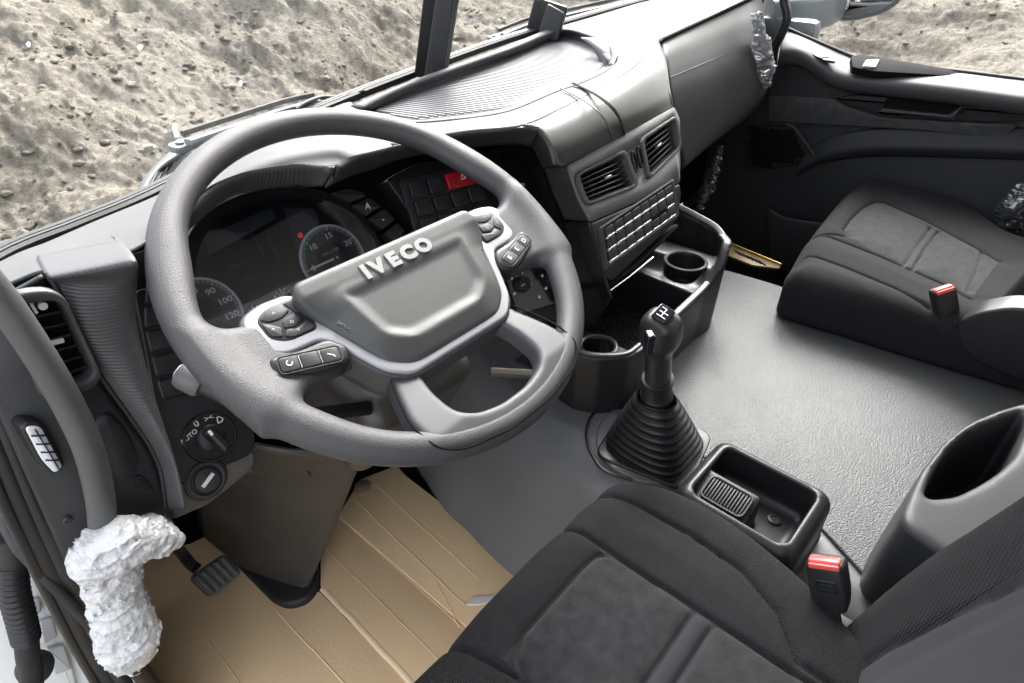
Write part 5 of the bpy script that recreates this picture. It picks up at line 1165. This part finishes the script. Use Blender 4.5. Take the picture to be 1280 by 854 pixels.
# recess with release lever in the rail
def onrail(px, py, dz=.0):
    d = ray(px, py); best = None
    a = np.stack(sill); b_ = np.stack(inn); x = 1.015; q = P(px, py, x=x)
    return q
FRl = FR(P(1120, 92, x=1.0), (0, -1, -.10), (1, 0, .28))
plate('grip_recess', FRl, rpoly(FRl.pxs([(1062, 76), (1075, 74), (1212, 97), (1205, 102), (1090, 95), (1064, 90)]), .006, 4), -.004, .0135, .001, deep_m, dr)
plate('release_lever', FRl, rpoly(FRl.pxs([(1080, 83), (1097, 82), (1092, 92), (1075, 91)]), .003, 3), .008, .019, .003, mat('lever_silver', (.42, .42, .43), .35, metal=.4), dr)
plate('window_switch', FRl, rpoly(FRl.pxs([(1022, 68), (1034, 67), (1036, 73), (1025, 74)]), .001, 2), -.004, .004, .001, black_m, dr)
plate('switch_plate', FRl, rpoly(FRl.pxs([(1008, 62), (1024, 66), (1040, 73), (1044, 78), (1030, 76), (1010, 66)]), .002, 2), -.004, .0025, .0006, dashd_m, dr)
# brushed trim band, pull handle, map pocket, speaker
def dplate(nm, px, h0, h1, bev, m, r=.01, crown=0): return plate(nm, FDr, rpoly(FDr.pxs(px), r, 4), h0, h1, bev, m, dr, crown)
dplate('trim_band', [(962, 118), (1005, 120), (1044, 122), (1062, 133), (1100, 145), (1228, 153), (1276, 154), (1254, 173), (1137, 161), (1025, 155), (962, 151)], -.005, .012, .004, wood_m)
dplate('pull_surround', [(1046, 122), (1070, 117), (1110, 120), (1280, 138), (1310, 142), (1290, 150), (1228, 151), (1104, 142), (1064, 131)], -.005, .016, .004, door_m, .006)
dplate('pull_cup', [(1112, 119), (1210, 127), (1206, 139), (1190, 144), (1105, 135)], .01, .018, .001, deep_m, .006)
dplate('pull_handle', [(1106, 132), (1190, 140), (1207, 127), (1212, 129), (1196, 147), (1100, 139)], .01, .034, .006, dashd_m, .003)
sp_ = dplate('speaker_grille', [(930, 158), (990, 156), (1018, 195), (990, 208), (930, 214)], -.005, .010, .004, black_m, .02)
hx = []
for i in range(9):
    for j in range(6):
        px, py = 942+i*8+(j % 2)*4, 163+j*8+i*.6
        q = FDr.px(px, py)
        if s_poly(np.array([q[0]]), np.array([q[1]]), np.array(FDr.pxs([(932, 160), (988, 158), (1012, 193), (985, 204), (932, 210)])))[0] < -.006:
            o = plate('grille_cell', FDr, circ(q, .014, 6), .009, .0125, .002, deep_m, sp_)
sweep('speaker_edge', [FDr.pt(*FDr.px(*q), .012) for q in ((985, 154), (994, 157), (1020, 193))], .008, door_m, dr)
# armrest ledge and lower pocket
ar = [FDr.pt(*FDr.px(*q), .0) for q in ((1000, 208), (1030, 192), (1070, 184), (1120, 181), (1280, 184), (1400, 188))]
patch('armrest_ledge', [[q+np.array([0, 0, .05]) for q in ar], [q+np.array([-.016, 0, .02]) for q in ar], [q+np.array([-.024, 0, -.005]) for q in ar], [q+np.array([-.01, 0, -.03]) for q in ar]], door_m, dr, .004, 14, 40)
patch('pocket_front', [[P(965, 262, x=.96), P(985, 272, x=.955), P(1040, 280, x=.95), P(1200, 300, x=.95)], [P(960, 268, x=.955), P(982, 281, x=.95), P(1040, 290, x=.945), P(1200, 312, x=.945)], [P(962, 340, x=.97), P(982, 350, x=.965), P(1040, 360, x=.965), P(1200, 380, x=.965)]], dashd_m, dr, .006, 10, 20)
pr = patch('window_pane', [sill, [q+np.array([-.02, 0, .35]) for q in sill], [q+np.array([-.04, 0, .8]) for q in sill]], glass_m, dr, 0, 6, 20)
sweep('window_seal', [q+np.array([-.006, 0, .002]) for q in sill], .005, seal_m, dr)
# belt-buckle wrapped in film on the far seat side
film_m = mat('clear_film', (.03, .032, .035), .10, 1.0, 90, .8, 60, spec=.8)
wrap_m = mat('bubble_wrap', (.66, .665, .68), .25, .4, 300, .18, 60, spec=.7, trans=.25, voro=(260, .3))
def lump(name, label, pts, rs, m, amp=.006, fq=70, h=.004, cat='wrapping', wr=0.0):
    pts = [np.asarray(q, float) for q in pts]; lo = np.min([q-r for q, r in zip(pts, rs)], 0)-.02; hi = np.max([q+r for q, r in zip(pts, rs)], 0)+.02
    def f(X, Y, Z):
        d = None
        for a, b_, ra, rb in zip(pts[:-1], pts[1:], rs[:-1], rs[1:]):
            e = s_cap(X, Y, Z, a, b_, ra, rb); d = e if d is None else smin(d, e, .012)
        n = vnoise(X*fq, Y*fq, Z*fq, 2); n2 = vnoise(X*fq*2.3, Y*fq*2.3, Z*fq*2.3, 3)
        n3 = 1-np.abs(vnoise(X*fq*.35, Y*fq*.35, Z*fq*1.1, 5))
        if wr: n3 = 1-np.abs(vnoise(X*30+.8*n, Y*30, Z*95, 5)); n4 = 1-np.abs(vnoise(X*80, Y*80, Z*260, 8)); return d+amp*n-wr*.9*n3**3-wr*.22*n4**2
        return d+amp*n+amp*.5*n2
    o = sdf_obj(name, f, lo, hi, h, m, None, 1); tag(o, label, cat); return o
lump('film_wrap', 'crumpled clear film round the belt hardware behind the passenger seat', [P(1279, 240, x=.93), P(1266, 262, x=.92), P(1262, 284, x=.92)], [.022, .028, .024], film_m, .004, 60, .003, wr=.008)
lump('film_wrap', 'crumpled film hanging at the dash end beside the far door', [P(946, 22, y=.16), P(951, 55, y=.165), P(957, 85, y=.17), P(958, 105, y=.18)], [.008, .015, .017, .007], mat('milky_film', (.40, .41, .43), .12, 1.0, 120, .7, 70, trans=.6), .003, 80, .003, wr=.008)
lump('film_wrap', 'crumpled dark film hanging under the passenger dash', [P(900, 186, y=.20), P(893, 212, y=.20), P(884, 235, y=.20), P(874, 258, y=.2)], [.005, .011, .015, .012], mat('dark_film', (.03, .031, .033), .12, 1.0, 120, .6, 70), .003, 80, .003, wr=.007)
# passenger grab handle, mirror outside
gh = sweep('grab_handle', cr([P(977, -30, x=.97), P(980, 0, x=.97), P(984, 22, x=.965), P(977, 42, x=.965), P(969, 58, x=.97), P(966, 78, x=.985)], 30), .0125, black_m, None); tag(gh, 'slim black curved grab handle at the far windscreen pillar', 'handle')
mr = thing('door_mirror', tuple(P(1040, 30, x=1.35)), 'grey door mirror outside the passenger window', 'mirror')
FMi = FR(P(1085, 0, x=1.42), (.25, -1, .05), (0, .05, 1))
plate('mirror_housing', FMi, rpoly(FMi.pxs([(1040, -60), (1130, -60), (1128, 2), (1105, 18), (1068, 27), (1046, 27), (1042, 14)]), .02, 5), -.10, .0, .012, bodyblue_m, mr)
plate('mirror_pane', FMi, rpoly(FMi.pxs([(1048, -60), (1124, -60), (1121, 0), (1100, 13), (1068, 21), (1050, 20), (1047, 12)]), .02, 5), -.002, .002, .001, mirror_m, mr)
sweep('mirror_arm', cr([P(960, 22, x=1.12), P(1000, 18, x=1.2), P(1030, 12, x=1.3), P(1048, 4, x=1.42)], 20), rpoly([(-.03, -.05), (.03, -.05), (.03, .05), (-.03, .05)], .02, 4), bodyblue_m, mr)
box('mirror_base', P(985, 40, x=1.13), (.03, .09, .04), bodyblue_m, mr, .02)
# brass coloured step plate in the passenger footwell
FG = FR((.55, 0, .30), (1, 0, 0), (0, 1, 0))
sp2 = plate('sill_plate', FG, rpoly(FG.pxs([(890, 300), (905, 304), (976, 333), (974, 337), (940, 333), (905, 319)]), .004, 3), -.002, .004, .002, mat('bronze_plate', (.10, .065, .022), .4, metal=.3), None)
sweep('bright_edge', [FG.pt(*FG.px(*q), .006) for q in ((892, 298), (906, 304), (976, 333))], .003, gold_m, sp2); tag(sp2, 'brass coloured ribbed plate beside the tunnel in the passenger footwell', 'plate')
for k in range(7):
    q = FG.px(922+k*5, 318+k*2.1); frbox('slot', FG.sub(q[0], q[1], .0045, rad(60)), 0, 0, 0, .016, .003, .0006, deep_m, sp2, .0002)

# ================================================================ driver's door opening: grab handle, wrap, seals, hose
hp = [P(-40, 325, y=.075), P(0, 372, y=.07), P(30, 415, y=.065), P(62, 465, y=.06), P(90, 515, y=.055), P(112, 565, y=.05), P(125, 620, y=.05), P(129, 665, y=.05), P(131, 700, y=.05)]
gh = sweep('grab_handle', cr(hp, 60), .0122, mat('handle_grey', (.07, .07, .073), .5, .3, 900, .1, 20), None, up=(1, 0, 0)); tag(gh, 'thick grey grab handle curving down beside the open driver door', 'handle')
lump('bubble_wrap', 'white bubble wrap bundled round the foot of the grab handle', [P(218, 676, y=.045), P(190, 672, y=.035), P(150, 680, y=.03), P(126, 694, y=.035), P(140, 725, y=.04), P(150, 765, y=.035), P(160, 800, y=.03), P(163, 812, y=.03)], [.008, .016, .020, .020, .021, .021, .024, .021], wrap_m, .0012, 150, .0019, wr=.0055)
sl_ = thing('door_seal', tuple(P(150, 840, z=.02)), 'double black rubber seal along the driver door opening', 'seal')
for k, (dx, w) in enumerate(((0, .011), (-15, .007), (14, .012))):
    sp = [P(-48+dx, 450, y=.13), P(-14+dx, 535, y=.115), P(24+dx, 625, y=.11), P(68+dx, 720, y=.13), P(108+dx, 800, y=.17), P(136+dx, 850, y=.2), P(175+dx, 920, y=.2)]
    sweep('seal_lip', cr(sp, 40), rpoly([(-w, -.008), (w, -.008), (w*.7, .010), (-w*.7, .010)], .006, 3), (seal_m, black_m, dashd_m)[k], sl_)
# dark kick panel closing the gap beside the pedals
kp_ = patch('kick_panel', [[(-1.02, .12, .60), (-1.02, .5, .60), (-1.0, .95, .60)], [(-1.0, .12, .30), (-1.0, .5, .30), (-1.0, .95, .30)], [(-.99, .2, 0), (-.99, .5, 0), (-.99, .95, 0)]], dashd_m, None, .01, 10, 10); tag(kp_, 'dark kick panel beside the clutch pedal', 'panel', kind='structure')
body = thing('door_pillar', tuple(P(30, 840, y=.42)), 'white painted door pillar outside the rubber seal', 'pillar')
FBd = FR(P(60, 760, y=.42), (1, .15, 0), (-.1, .25, 1))
plate('painted_panel', FBd, rpoly(FBd.pxs([(-80, 480), (-10, 560), (60, 700), (140, 852), (170, 930), (-80, 930)]), .01), -.05, 0, .008, paint_m, body)
plate('inner_step', FBd, rpoly(FBd.pxs([(-60, 655), (30, 668), (75, 770), (100, 880), (-60, 880)]), .02, 5), 0, .012, .006, paint_m, body)
clipm = mat('grey_clip', (.45, .46, .47), .5)
for px in ([(42, 772), (60, 766), (66, 790), (48, 800)], [(52, 806), (74, 800), (84, 830), (62, 838)], [(30, 745), (44, 742), (46, 760), (33, 764)]): plate('clip', FBd, rpoly(FBd.pxs(px), .004, 3), .01, .022, .003, clipm, body)
hs = thing('wiring_conduit', tuple(P(40, 840, y=.34)), 'black corrugated conduit between door and pillar', 'conduit')
h1 = cr([P(-25, 672, y=.30), P(0, 664, y=.30), P(14, 668, y=.30), P(17, 690, y=.30), P(16, 706, y=.30)], 20); sweep('rubber_elbow', h1, .016, seal_m, hs, up=(1, 0, 0))
h2 = cr([P(15, 704, y=.30), P(18, 740, y=.30), P(27, 775, y=.305), P(33, 800, y=.31)], 150); sc = [1+.10*math.sin(i*2*math.pi/9.4) for i in range(150)]
sweep('corrugated_tube', h2, .0165, black_m, hs, up=(1, 0, 0), scale=sc)
sweep('rubber_elbow', cr([P(33, 798, y=.31), P(35, 820, y=.31), P(38, 838, y=.32), P(40, 860, y=.32)], 16), .0145, seal_m, hs, up=(1, 0, 0))
lathe('grommet', FR(P(44, 836, y=.33), (1, 0, 0), (0, .5, .8)), [(.024, -.01), (.022, .006), (.016, .010), (0, .010)], seal_m, hs, 24)
sweep('rubber_strap', cr([P(10, 660, y=.285), P(28, 672, y=.285), P(38, 692, y=.285)], 12), rpoly([(-.006, -.004), (.006, -.004), (.006, .004), (-.006, .004)], .002, 2), seal_m, hs)
